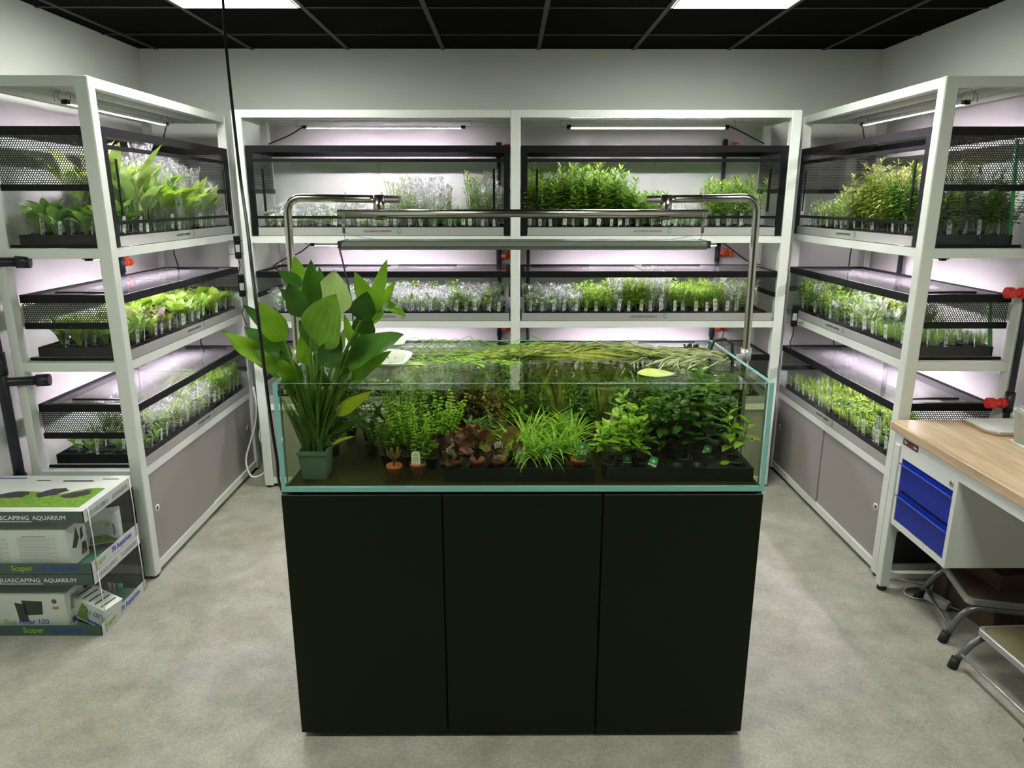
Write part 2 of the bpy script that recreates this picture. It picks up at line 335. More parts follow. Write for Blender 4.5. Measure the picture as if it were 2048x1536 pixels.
M['water'] = glassm('green_water', (.86, .90, .72), ior=1.33, ripple=.05, toponly=True, k=2.0)
M['pot'] = pm('black_pot', (.012, .013, .013), .5); M['clearpot'] = glassm('clear_pot', (.8, .83, .8), body=(.12, .10, .07), bodyfac=.55)
M['tray'] = pm('black_tray', (.004, .005, .0045), .5, spec=.3); M['terra'] = pm('terracotta_plastic', (.42, .10, .03), .4); M['tag'] = pm('white_plant_tag', (.93, .94, .91), .45); M['ink'] = pm('dark_print', (.03, .03, .03), .5)
M['greytag'] = pm('grey_print', (.35, .35, .35), .5); M['tealtag'] = pm('teal_tag', (.02, .33, .24), .4); M['greentag'] = pm('green_tag', (.08, .42, .12), .4); M['soil'] = pm('dark_soil', (.02, .014, .008), .9)
M['orange'] = pm('orange_valve', (.75, .10, .02), .4); M['red'] = pm('red_valve', (.70, .02, .015), .4); M['pipe'] = pm('dark_pvc_pipe', (.012, .016, .022), .35)
M['cab'] = pm('black_green_laminate', (.0046, .0088, .0022), .5, spec=.2); M['cabdark'] = pm('plinth_black', (.004, .004, .004), .8)
M['blue'] = pm('blue_enamel', (.001, .018, .28), .4, spec=.25); M['bluel'] = pm('blue_handle_lip', (.05, .10, .55), .3); M['enamel'] = pm('light_grey_enamel', (.66, .68, .66), .35)
M['cable'] = pm('black_cable', (.008, .008, .009), .5); M['wcable'] = pm('white_cable', (.75, .76, .68), .5); M['wire'] = pm('thin_steel_wire', (.25, .24, .22), .35, .8)
M['chrome'] = pm('chrome', (.7, .7, .7), .15, 1.0); M['rubber'] = pm('black_rubber', (.008, .008, .008), .6); M['stoolgrey'] = pm('grey_painted_tube', (.17, .19, .18), .3, .5)
M['mat'] = pm('olive_rubber_tread', (.16, .14, .07), .6, noise=.35, nscale=14, bump=.3); M['treadedge'] = pm('worn_metal_edge', (.42, .42, .42), .35, .6)
M['algae'] = pm('algae_stained_base', (.030, .024, .004), .7, spec=.15, noise=.9, nscale=9)
M['card'] = pm('green_grey_card', (.055, .095, .08), .45); M['cardlight'] = pm('pale_grey_card', (.55, .57, .56), .4); M['cardw'] = pm('white_card', (.72, .75, .70), .4); M['moss'] = pm('printed_green_carpet', (.16, .30, .03), .5, noise=.8, nscale=60); M['stone'] = pm('printed_dark_stone', (.045, .035, .05), .5)
M['limeink'] = pm('lime_print', (.28, .55, .04), .4); M['blueink'] = pm('blue_print', (.04, .08, .50), .4); M['orangeink'] = pm('orange_print', (.6, .18, .05), .4); M['redink'] = pm('red_print', (.5, .03, .03), .4); M['whiteink'] = pm('white_print', (.85, .86, .85), .4)
M['brown'] = pm('brown_cardboard', (.07, .042, .026), .7); M['sponge'] = pm('translucent_basket_plastic', (.70, .74, .66), .4)
M['stem'] = leafm('green_stem', (.16, .30, .04), trans=.1); M['stemb'] = leafm('brown_stem', (.16, .10, .04), trans=.1)
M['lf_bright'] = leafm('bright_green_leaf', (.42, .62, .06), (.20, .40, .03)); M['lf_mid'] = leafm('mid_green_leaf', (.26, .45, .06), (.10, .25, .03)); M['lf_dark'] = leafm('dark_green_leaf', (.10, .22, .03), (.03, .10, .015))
M['lf_pale'] = leafm('pale_green_leaf', (.50, .66, .20), (.28, .42, .09)); M['lf_yellow'] = leafm('yellow_green_leaf', (.55, .60, .14), (.30, .36, .06)); M['lf_red'] = leafm('red_brown_leaf', (.13, .028, .012), (.03, .008, .004), trans=.12); M['lf_olive'] = leafm('olive_red_leaf', (.20, .15, .03), (.10, .04, .012), trans=.2)
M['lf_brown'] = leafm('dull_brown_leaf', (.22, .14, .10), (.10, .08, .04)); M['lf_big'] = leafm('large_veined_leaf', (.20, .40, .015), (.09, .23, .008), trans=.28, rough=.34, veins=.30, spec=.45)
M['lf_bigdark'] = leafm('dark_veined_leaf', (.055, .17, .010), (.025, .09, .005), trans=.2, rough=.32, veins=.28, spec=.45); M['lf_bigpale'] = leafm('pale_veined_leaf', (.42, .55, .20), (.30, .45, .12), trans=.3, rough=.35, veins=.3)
M['lf_bigyellow'] = leafm('yellowing_leaf', (.50, .52, .03), (.20, .36, .02), trans=.3, veins=.5)
M['val'] = leafm('olive_ribbon_leaf', (.46, .50, .10), (.05, .10, .015), trans=.3)
# ------------------------------------------------------------------ room
XL, XR, YB, YF, ZC = -2.262, 2.30, 4.72, -2.4, 2.645
def struct(name, mb, mat): return lab(mb.build(name, mat), None, kind='structure')
struct('floor', MB().box(XL - .1, YF - .1, -.1, XR + .1, YB + .1, 0), M['floor'])
struct('wall_back', MB().box(XL - .1, YB, 0, XR + .1, YB + .1, ZC + .1), M['wall'])
struct('wall_left', MB().box(XL - .1, YF, 0, XL, YB, ZC + .1), M['wall'])
struct('wall_right', MB().box(XR, YF, 0, XR + .1, YB, ZC + .1), M['wall'])
struct('wall_front', MB().box(XL - .1, YF - .1, 0, XR + .1, YF, ZC + .1), pm('dark_grey_wall_paint', (.10, .10, .10), .8))
struct('ceiling', MB().box(XL, YF, ZC, XR, YB, ZC + .06), M['ceil'])
bars = [-.402 + k * .5835 for k in range(-3, 5)]; rows = [4.32 - k * .575 for k in range(0, 12)]
for k, x in enumerate(bars): struct('trim_%d' % (k + 1), MB().box(x - .012, YF, ZC - .006, x + .012, YB, ZC), M['tbar'])
for k, y in enumerate(rows): struct('trim_%d' % (k + 9), MB().box(XL, y - .009, ZC - .005, XR, y + .009, ZC), M['tbar'])
pan = []
for (bi, ri) in ((1, 1), (5, 1), (1, 5), (5, 5)):  # second pair is out of view, added to light the nearer floor
    x0, x1 = bars[bi] + .012, bars[bi + 1] - .012; y1, y0 = rows[ri] - .009, rows[ri + 1] + .009
    if ri == 1: lb = 'lit square ceiling panel above the ' + ('rack by the boxed aquariums' if bi == 1 else 'rack by the workbench')
    else: lb = 'added lit ceiling panel out of view over the ' + ('open floor' if ri == 5 else 'rear floor') + ' on the ' + ('boxed aquarium' if bi == 1 else 'workbench') + ' side'
    t = empty('ceiling_light', ((x0 + x1) / 2, (y0 + y1) / 2, ZC), 0, lb, 'ceiling light', 'square ceiling panels')
    a, b = (x1 - x0) / 2, (y1 - y0) / 2
    MB().box(-a, -b, -.008, a, b, -.005).build('diffuser', M['panel'], t)
    f = MB(); f.box(-a, -b, -.010, -a + .008, b, -.001); f.box(a - .008, -b, -.010, a, b, -.001); f.box(-a, -b, -.010, a, -b + .008, -.001); f.box(-a, b - .008, -.010, a, b, -.001)
    f.build('frame', M['white'], t)
# ------------------------------------------------------------------ text
_TX = {}
def text(body, size, parent, mat, loc, rot=(PI / 2, 0, 0), align='CENTER', name='lettering', shear=0.0, ext=.0006, sx=1.0):
    c = bpy.data.curves.new(name, 'FONT'); c.body = body; c.size = size; c.align_x = align; c.align_y = 'CENTER'; c.extrude = ext; c.shear = shear; c.resolution_u = 2
    key = (body, size, align, shear, ext, mat.name)
    if key not in _TX:
        q = bpy.data.objects.new('q', c); c.materials.append(mat); COL.objects.link(q); bpy.context.view_layer.update()
        _TX[key] = bpy.data.meshes.new_from_object(q.evaluated_get(bpy.context.evaluated_depsgraph_get())); bpy.data.objects.remove(q)
    bpy.data.curves.remove(c)
    o = bpy.data.objects.new(name, _TX[key]); COL.objects.link(o); o.parent = parent; o.location = loc; o.rotation_euler = rot; o.scale = (sx, 1, 1); return o
# ------------------------------------------------------------------ racks.  local frame: x along the rack, y from front to wall, z up
D = .50; ZS = [.545, 1.055, 1.55]; ZTOP = 2.232; PW = .055
def frame(loc, rz, spans, label):
    r = empty('plant_rack', loc, rz, label, 'rack', None)
    xs = [0]
    for L in spans: xs.append(xs[-1] + L)
    for i, x in enumerate(xs):
        x0 = x if i == 0 else (x - PW if i == len(xs) - 1 else x - PW / 2)
        for y0 in (0, D - .04):
            MB().rbox(x0, y0, .012, x0 + PW, y0 + (PW if y0 == 0 else .04), ZTOP, .004).build('post', M['alu'], r)
            MB().cyl((x0 + PW / 2, y0 + .022, 0), (x0 + PW / 2, y0 + .022, .013), .02).build('foot', M['rubber'], r)
    X = xs[-1]
    for zt in [.065] + ZS + [ZTOP]:
        h = .04
        b = MB()
        for i in range(len(spans)):
            a0 = xs[i] + (PW if i == 0 else PW / 2); a1 = xs[i + 1] - (PW if i == len(spans) - 1 else PW / 2)
            b.box(a0, .006, zt - h, a1, .036, zt); b.box(a0, D - .034, zt - h, a1, D - .006, zt)
        for x in xs:
            x0 = min(max(x - .02, .008), X - .048)
            b.box(x0, PW, zt - h, x0 + .04, D - .04, zt)
        b.build('shelf_beam', M['alu'], r)
    for i in range(len(spans)):
        a0 = xs[i] + (PW if i == 0 else PW / 2); a1 = xs[i + 1] - (PW if i == len(spans) - 1 else PW / 2)
        for zt in ZS: MB().box(a0 + .002, .038, zt - .012, a1 - .002, D - .036, zt - .002).build('shelf_board', M['whiteboard'], r)
        MB().box(a0 + .002, .038, ZTOP - .014, a1 - .002, D - .036, ZTOP - .004).build('top_board', M['whiteboard'], r)
        b = MB()
        for q in (.17, .30): b.box(a0 + .01, q, ZTOP - .034, a1 - .01, q + .03, ZTOP - .015)
        b.build('top_stiffener', M['whiteboard'], r)
        md = (a0 + a1) / 2
        for j, (c0, c1) in enumerate(((a0, md), (md, a1))):
            d = MB().box(c0 + .002, .012 + .006 * j, .067, c1 - .001, .018 + .006 * j, .503).build('sliding_door', M['door'], r)
            cx = c0 + .06 if j == 0 else c1 - .06; zz = .315
            p = MB().lathe([(.010, .012 + .006 * j - .0005), (.019, .012 + .006 * j - .002), (.019, .014 + .006 * j)], 18, (0, 0, 0), Matrix.Translation((cx, 0, zz)) @ Matrix.Rotation(-PI / 2, 4, 'X')).build('finger_pull', M['white'], d)
            p2 = MB().cyl((cx, .0115 + .006 * j, zz), (cx, .0125 + .006 * j, zz), .011, n=18).build('pull_recess', M['ink'], d)
        MB().box(a0, D - .03, .067, a1, D - .024, .503).build('back_panel', M['door'], r)
    for x in ((.02, .026), (X - .026, X - .02)):
        MB().box(x[0], PW, .067, x[1], D - .042, .503).build('side_panel', M['blackgrey'], r)
    return r
FR = {}
FR['L'] = ((-1.682, 3.05, 0), PI / 2, [1.47]); FR['B'] = ((-1.535, 4.165, 0), 0, [1.572, 1.588]); FR['R'] = ((1.752, 4.52, 0), -PI / 2, [1.47])
NAMES = {'L': 'rack behind the boxed aquariums', 'R': 'rack behind the workbench', 'B': 'double rack on the back wall'}
frame(*FR['L'], 'pale aluminium plant rack with three tanks behind the boxed aquariums')
frame(*FR['B'], 'wide double-bay aluminium plant rack standing along the back wall')
frame(*FR['R'], 'pale aluminium plant rack with three tanks behind the workbench')
def wpos(key, p):
    loc, rz, _ = FR[key]; c, s = math.cos(rz), math.sin(rz)
    return Vector((loc[0] + c * p[0] - s * p[1], loc[1] + s * p[0] + c * p[1], p[2]))
# bay table: key, start x, end x in rack frame, short description
BAYS = {'L': [('L', .058, 1.412)], 'R': [('R', .058, 1.412)], 'B': [('B', .062, 1.540), ('B', 1.605, 3.100)]}
BNAME = {('L', 0): 'rack behind the boxed aquariums', ('R', 0): 'rack behind the workbench', ('B', 0): 'back-wall bay nearer the boxed aquariums', ('B', 1): 'back-wall bay nearer the workbench'}
LV = ['lowest', 'middle', 'top']
def tank(key, bi, lv):
    _, x0, x1 = BAYS[key][bi]; L = x1 - x0; z0 = ZS[lv] + .001
    t = empty('display_tank', wpos(key, (x0, .006, z0)), FR[key][1], '%s glass plant tank with black trim, %s' % (LV[lv], BNAME[key, bi]), 'plant tank', 'glass plant tanks on the racks')
    H = (.305, .292, .494)[lv]; d = D - .05; e = .005; g = .007
    tall = lv == 2; inset = .0
    zf = .105 if tall else H - .03
    MB().box(e, 0, 0, L - e, e, zf).build('front_glass', M['glass'], t)
    MB().box(e, d - e, 0, L - e, d, H - .02).build('back_glass', M['glass'], t)
    for s_, xx in (('a', 0), ('b', L - e)):
        zz = .25 if tall else (.155 if lv == 1 else .155)
        MB().box(xx, 0, .01, xx + e, d, zz).build('side_glass', M['glass'], t)
        MB().box(xx + .0015, .004, zz, xx + .0025, d - .004, H - .03).build('mesh_panel', M['perf'], t)
        b = MB(); b.box(xx - .002, .004, zz - .014, xx + e + .002, d, zz + .013); b.box(xx - .002, .004, 0, xx + e + .002, d, .012)
        b.build('side_band', M['black'], t)
    b = MB(); w = .036
    b.box(0, -.003, H - w, L, .006, H); b.box(0, d - .018, H - w, L, d + .003, H); b.box(-.002, .018, H - w, .02, d - .018, H); b.box(L - .02, .018, H - w, L + .002, d - .018, H)
    if tall:
        b.box(0, -.003, 0, .034, .012, H - w); b.box(L - .034, -.003, 0, L, .012, H - w)
        b.box(.034, -.002, H - .088, L - .034, .012, H - .070); b.box(.034, -.002, .096, L - .034, .012, .111)
    b.build('black_frame', M['black'], t)
    MB().box(e, e, .002, L - e, d - e, .008).build('base_pane', M['whiteboard'], t)
    gt = MB().box(.036 if tall else .004, -.001, .002, L - (.036 if tall else .004), -.0002, .047).build('gutter_panel', M['gut'], t)
    lx = L * .5
    text('AQUARIUM GARDENS', .017, gt, M['ink'], (lx - .02, -.0017, .026), name='lettering', sx=.95, ext=.0003)
    dr = MB(); pts = []
    for i in range(20):
        a = 2 * PI * i / 20; r = .013 * (1 + .55 * max(0, math.sin(a)) ** 6); pts.append((lx + .105 + r * math.cos(a) * .8, -.0014, .026 + r * math.sin(a)))
    for i in range(20):
        j = (i + 1) % 20; c = Vector((lx + .105, -.0014, .026)); A, B = Vector(pts[i]), Vector(pts[j])
        dr.poly([A, B, c + (B - c) * .84, c + (A - c) * .84])
    dr.build('droplet_logo', M['ink'], gt)
    lg = MB(); lg.leaf((lx + .103, -.0018, .018), (.4, 0, 1), (0, -1, 0), .016, .009); lg.leaf((lx + .103, -.0018, .018), (-.6, 0, 1), (0, -1, 0), .012, .006); lg.build('leaf_logo', M['greentag'], gt)
    if tall:
        for j in range(2):
            a0, a1 = (.036, L / 2 + .01) if j == 0 else (L / 2 - .01, L - .036)
            dg = MB().box(a0, .0 + .004 * j, .111, a1, .003 + .004 * j, H - .088).build('sliding_glass', M['glass'], t)
            hx = a0 + .045 if j == 0 else a1 - .06
            if key == 'R' and j == 0: hx = a0 + .05
            MB().box(hx, -.004, .135, hx + .013, .0, H - .125).build('handle_strip', M['black'], dg)
        MB().box(.02, .02, H - .010, L - .02, d - .02, H - .006).build('top_glass', M['lidglass'], t)
    else:
        n = 2
        for j in range(n):
            a0, a1 = (.02, L / 2 + .02) if j == 0 else (L / 2 - .02, L - .02)
            lg = MB().box(a0, .02, H - .010 + .004 * j, a1, d - .02, H - .006 + .004 * j).build('lid_glass', M['lidglass'], t)
            if key == 'B': MB().box(a0 + .05, d - .05, H - .002, a0 + .42, d - .035, H + .005).build('lid_handle', M['black'], lg)
            else:
                hx = (a0 + .05) if j == 0 else (a1 - .065)
                MB().box(hx, .09, H - .002, hx + .015, .34, H + .005).build('lid_handle', M['black'], lg)
    return t
def tray(key, bi, lv, x, y, L, d_, lab_, z=.052):
    _, x0, x1 = BAYS[key][bi]
    t = empty('plug_tray', wpos(key, (x0 + x, .006 + y, ZS[lv] + .009)), FR[key][1], lab_, 'plant tray', 'black plug trays in the rack tanks')
    b = MB(); h = z - .008; r = .004
    b.box(0, 0, 0, L, d_, .003); b.box(0, 0, .003, r, d_, h); b.box(L - r, 0, .003, L, d_, h); b.box(r, 0, .003, L - r, r, h); b.box(r, d_ - r, .003, L - r, d_, h)
    b.build('tray_body', M['tray'], t)
    g = MB(); nx = max(2, int(L / .07)); ny = max(2, int(d_ / .08))
    for i in range(1, nx): g.box(L * i / nx - .004, r, h - .012, L * i / nx + .004, d_ - r, h - .003)
    for i in range(1, ny): g.box(r, d_ * i / ny - .004, h - .013, L - r, d_ * i / ny + .004, h - .004)
    g.build('cell_grid', M['tray'], t); return t
# ------------------------------------------------------------------ grow light bars
def led(key, bi, lv, tilt=0.0, off=0.0):
    _, x0, x1 = BAYS[key][bi]; L = .93; xc = (x0 + x1) / 2; z = (.992, 1.487, 2.165)[lv]
    t = empty('led_bar', wpos(key, (xc, .255 - off, z)), FR[key][1], 'slim LED grow light bar above the %s tank, %s' % (LV[lv], BNAME[key, bi]), 'grow light', 'LED grow light bars under the rack shelves')
    m = Matrix.Rotation(tilt, 4, 'X'); a = L / 2
    h = MB(); h.box(-a, -.011, 0, a, .011, .006, m); h.box(-a, -.011, -.007, a, -.009, 0, m); h.box(-a, .009, -.007, a, .011, 0, m); h.build('housing', M['alu'], t)
    MB().rbox(-a + .012, -.0088, -.0085, a - .012, .0088, -.001, .002, m).build('diffuser', M['strip'], t)
    for s_ in (-1, 1):
        e = MB().box(s_ * a - .012, -.013, -.009, s_ * a + .012, .013, .009, m).build('end_cap', M['black'], t)
        top = (.055 if lv == 2 else .008)
        pts = [(s_ * (a + .012), 0, .002), (s_ * (a + .05), 0, .002), (s_ * (a + .05), 0, top * .6), (s_ * (a + .035), 0, top * .7), (s_ * (a + .035), 0, top)]
        MB().tube(pts, .0016, 5).build('wire_hanger', M['wire'], t)
        if key != 'B' and lv == 2: MB().tube([(s_ * (a + .02), -.035, .0), (s_ * (a + .02), -.035, .03), (s_ * (a + .02), -.025, .034), (s_ * (a + .02), -.02, .055), (s_ * (a + .02), .02, .055), (s_ * (a + .02), .025, .034), (s_ * (a + .02), .035, .03), (s_ * (a + .02), .035, 0)], .0014, 5).build('wire_hanger', M['wire'], t)
    return t
for key, bi in (('L', 0), ('B', 0), ('B', 1), ('R', 0)):
    for lv in (0, 1, 2):
        tank(key, bi, lv); led(key, bi, lv, tilt=(-.3 if (key == 'B' and bi == 1 and lv == 2) else (.08 if (key == 'B' and bi == 0 and lv == 2) else .0)))
#@@PLANTS@@
# ------------------------------------------------------------------ plant species (origin at the foot of the pot)
def rd(a, b): return random.uniform(a, b)
def sp_broad(h, n=11, w=.045, mat='lf_mid', lean=.5):
    b = MB(); st = MB()
    for i in range(n):
        a = 2 * PI * i / n * 2.4 + rd(-.3, .3); k = rd(.15, 1) * lean; L = h * rd(.65, 1.05)
        d = Vector((math.cos(a) * k, math.sin(a) * k, 1)).normalized(); base = Vector((math.cos(a) * .006, math.sin(a) * .006, .04)); m = base + d * L * .45
        st.tube([base, base + d * L * .25 + Vector((0, 0, .004)), m], [.0018, .0016, .0012], 4, False)
        b.leaf(m, d + Vector((math.cos(a), math.sin(a), 0)) * .25, Vector((-math.cos(a), -math.sin(a), .9)), L * .6, w * rd(.7, 1.1), bend=rd(.3, 1.1), fold=.25, seg=5)
    b.add(st); return [(b, M[mat])]
def sp_stem(h, n=8, lw=.012, ll=.040, mat='lf_mid', step=.014, spread=.35, stem='stem', per=2, droop=.5):
    b = MB(); st = MB()
    for i in range(n):
        a = rd(0, 2 * PI); k = rd(0, spread); L = h * rd(.6, 1.08); p = Vector((math.cos(a) * .014, math.sin(a) * .014, .038)); d = Vector((math.cos(a) * k, math.sin(a) * k, 1)).normalized()
        pts = [p.copy()]; m = max(3, int(L / step)); rot = rd(0, 6)
        for q in range(m):
            d = (d + Vector((rd(-.1, .1), rd(-.1, .1), .06))).normalized(); p = p + d * (L / m); pts.append(p.copy()); rot += 1.57 if per == 2 else .7
            if q < m * .2 and L > .08: continue
            sc = .65 + .5 * math.sin(PI * min(.93, (q + 1) / m))
            for j in range(per):
                t = rot + 2 * PI * j / per + rd(-.2, .2); up = rd(.1, .5) if q < m - 2 else rd(.7, 1.4)
                b.leaf(p, (math.cos(t), math.sin(t), up), (0, 0, 1), ll * sc * rd(.8, 1.15), lw * sc, bend=rd(0, droop), fold=.2, seg=3)
        st.tube(pts[::2] + [pts[-1]], .0014, 4, False)
    return [(b, M[mat]), (st, M[stem])]
def sp_grass(h, n=60, w=.0034, mat='lf_mid', spread=.5, bend=1.2):
    b = MB()
    for i in range(n):
        a = rd(0, 2 * PI); k = rd(.05, spread); r = rd(0, .016)
        b.leaf((math.cos(a) * r, math.sin(a) * r, .038), (math.cos(a) * k, math.sin(a) * k, 1), (-math.cos(a), -math.sin(a), .3), h * rd(.55, 1.1), w * rd(.7, 1.2), bend=bend * rd(.3, 1), fold=.1, seg=6, shape=.3, cols=1)
    return [(b, M[mat])]
def sp_mound(h, n=130, mat='lf_bright', r=.032, ll=.010):
    b = MB()
    for i in range(n):
        a = rd(0, 2 * PI); t = rd(0, 1) ** .5; z = .04 + h * math.sqrt(max(0, 1 - t * t)) * rd(.6, 1)
        b.leaf((math.cos(a) * t * r, math.sin(a) * t * r, z), (rd(-1, 1), rd(-1, 1), rd(.2, 1)), (rd(-.4, .4), rd(-.4, .4), 1), ll * rd(.8, 1.4), ll * .7, bend=.4, seg=2, cols=1)
    st = MB().lathe([(.002, .04 + h * .8), (r * .6, .04 + h * .55), (r * .9, .04 + h * .2), (r * .85, .036)], 8)
    return [(b, M[mat]), (st, M['lf_dark'])]
def sp_round(h, n=9, mat='lf_bright', ll=.016):
    return sp_stem(h, n, lw=ll * .95, ll=ll, mat=mat, step=.013, spread=.45, per=3, droop=.9)
def sp_needle(h, n=12, mat='lf_bright'):
    return sp_stem(h, n, lw=.0042, ll=.032, mat=mat, step=.010, spread=.5, per=6, droop=.8)
SP = {
 'broad': ('broad-leaved rosette', lambda h: sp_broad(h)), 'broadbright': ('bright broad-leaved rosette', lambda h: sp_broad(h, 12, .060, 'lf_bright', .4)), 'swordpale': ('tall pale sword-leaved plant', lambda h: sp_broad(h, 10, .062, 'lf_pale', .20)),
 'fernleaf': ('narrow-leaved lush green plant', lambda h: sp_broad(h, 26, .020, 'lf_bright', .6)), 'brownleaf': ('dull brown-leaved rosette', lambda h: sp_broad(h, 12, .035, 'lf_brown', .8)),
 'willow': ('willow-leaved stem plant', lambda h: sp_stem(h, 9, .015, .058, 'lf_mid', step=.017, spread=.45)), 'willowbright': ('bright willow-leaved stem plant', lambda h: sp_stem(h, 9, .016, .060, 'lf_bright', step=.017, spread=.45)), 'willowpale': ('pale narrow-leaved stem plant', lambda h: sp_stem(h, 7, .010, .05, 'lf_pale', step=.020, spread=.4)),
 'grass': ('thin grass-like plant', lambda h: sp_grass(h)), 'grassdense': ('dense green hairgrass', lambda h: sp_grass(h, 80, .0022, 'lf_mid', .8, .9)), 'grassbright': ('bright upright grassy plant', lambda h: sp_grass(h, 70, .004, 'lf_bright', .4, .9)),
 'mound': ('low bright cushion plant', lambda h: sp_mound(h)), 'mounddark': ('low dark purplish cushion plant', lambda h: sp_mound(h, 110, 'lf_brown', .036, .013)),
 'needle': ('fine needle-leaved bright plant', lambda h: sp_needle(h)), 'yellowfern': ('yellow-green feathery bush plant', lambda h: sp_stem(h, 13, .0085, .045, 'lf_yellow', step=.011, spread=.5, per=4, droop=.9)),
 'round': ('small round-leaved plant', lambda h: sp_round(h, 13, 'lf_bright', .018)), 'pennywort': ('round-leaved trailing bush plant', lambda h: sp_round(h, 11, 'lf_mid', .024)), 'tuft': ('small tufted green plant', lambda h: sp_broad(h, 14, .016, 'lf_mid', .7)),
}
def bagmb(h, r=.039, seed=0):
    R = random.Random(seed); b = MB(); n = 12; nz = 9; base = len(b.v)
    for k in range(nz + 1):
        t = k / nz; z = .004 + h * t; rr = .024 + (r - .024) * min(1, t * 1.6)
        if t > .8: rr *= 1 + .25 * (t - .8) / .2
        for i in range(n):
            a = 2 * PI * i / n; q = rr * (1 + R.uniform(-.22, .22) * min(1, t * 3)); dz = R.uniform(-.010, .018) if k == nz else 0
            b.v.append((math.cos(a) * q, math.sin(a) * q, z + dz))
    for k in range(nz):
        for i in range(n):
            j = (i + 1) % n; f = (k * n + i, k * n + j, k * n + n + j, k * n + n + i)
            b.f.append(f); b.sm.append(False)
    return b
def potmb(r=.022, h=.042, slots=False):
    b = MB(); b.lathe([(0, 0), (r * .72, 0), (r * .98, h - .007), (r * 1.12, h - .007), (r * 1.12, h), (r * .98, h), (r * .9, h - .006), (0, h - .006)], 14)
    return b
def tagmb(w=.020, h=.082, x=0, y=-.022, lean=.1, z0=.024):
    b = MB(); c = .004; o = [(-w / 2, 0), (w / 2, 0), (w / 2, h - c), (w / 2 - c, h), (-w / 2 + c, h), (-w / 2, h - c)]
    m = Matrix.Translation((x, y, z0)) @ Matrix.Rotation(lean, 4, 'X') @ Matrix.Rotation(random.uniform(-.3, .3), 4, 'Z') @ Matrix.Rotation(random.uniform(-.08, .08), 4, 'Y')
    b.slab([m @ Vector((a, 0, c_)) for a, c_ in o], m.to_3x3() @ Vector((0, .0008, 0)))
    p = MB()
    for (a0, a1, z, t) in ((-.3, .3, .86, .02), (-.34, .34, .80, .02), (-.32, .3, .70, .09), (-.3, .1, .58, .015), (-.3, .3, .54, .015), (-.3, .2, .50, .015), (-.3, .28, .43, .06)):
        b0 = m @ Vector((a0 * w, -.0004, z * h)); p.poly([m @ Vector((a0 * w, -.0004, z * h)), m @ Vector((a1 * w, -.0004, z * h)), m @ Vector((a1 * w, -.0004, (z + t) * h)), m @ Vector((a0 * w, -.0004, (z + t) * h))])
    return b, p
_PM = {}
def proto(sp, h, bag, v, joined):
    k = (sp, h, bag, v, joined)
    if k in _PM: return _PM[k]
    random.seed(hash((sp, v)) % 1000 if False else sum(map(ord, sp)) * 7 + v * 13 + int(h * 1000))
    fol = SP[sp][1](h); pot = [(potmb(), M['pot'])]
    tb, tp = tagmb(); tg = [(tb, M['tag']), (tp, M['greytag'])]
    bg = [(bagmb(max(h * 1.05, .11) + .03, seed=v * 5 + int(h * 1000)), M['bag'])] if bag else []
    out = []
    def mk(nm, l):
        mm, mats, mi = join(l); out.append((nm, mm.mesh(nm, mats, mi)))
    if joined: mk('plant', pot + fol + (tg if joined == 2 else []) + bg)
    else:
        mk('pot', pot); mk('foliage', fol); mk('plant_tag', tg)
        if bag: mk('plastic_bag', bg)
    _PM[k] = out; return out
ROWN = ['front row', 'second row', 'third row', 'back row']
def name_of(sp, bag): return 'bagged_plant' if bag else {'grass': 'grassy_plant', 'grassdense': 'grassy_plant', 'grassbright': 'grassy_plant', 'mound': 'potted_cushion_plant', 'mounddark': 'potted_cushion_plant', 'broad': 'potted_rosette_plant', 'broadbright': 'potted_rosette_plant', 'swordpale': 'potted_sword_plant', 'brownleaf': 'potted_rosette_plant', 'fernleaf': 'potted_rosette_plant'}.get(sp, 'potted_stem_plant')
NPL = 0
ORD = 'first second third fourth fifth sixth seventh eighth ninth tenth eleventh twelfth thirteenth fourteenth fifteenth sixteenth seventeenth eighteenth nineteenth twentieth'.split()
SHORT = {'broad': 'broad rosette plant', 'broadbright': 'bright rosette plant', 'swordpale': 'tall pale sword plant', 'fernleaf': 'lush narrow rosette', 'brownleaf': 'brown rosette plant', 'willow': 'willowy stem plant', 'willowbright': 'bright willowy plant', 'willowpale': 'pale willowy plant', 'grass': 'thin grassy plant', 'grassdense': 'dense hairgrass pot', 'grassbright': 'bright grassy plant', 'mound': 'low cushion plant', 'mounddark': 'dark cushion plant', 'needle': 'bright needle plant', 'yellowfern': 'yellow feathery plant', 'round': 'small round plant', 'pennywort': 'trailing round plant', 'tuft': 'small tufted plant'}
WHERE = {('L', 0): ('near end', 'tank, boxed aquarium rack'), ('R', 0): ('far end', 'tank, workbench rack'), ('B', 0): ('corner', 'back wall tank, corner bay'), ('B', 1): ('post', 'back wall tank, workbench bay')}
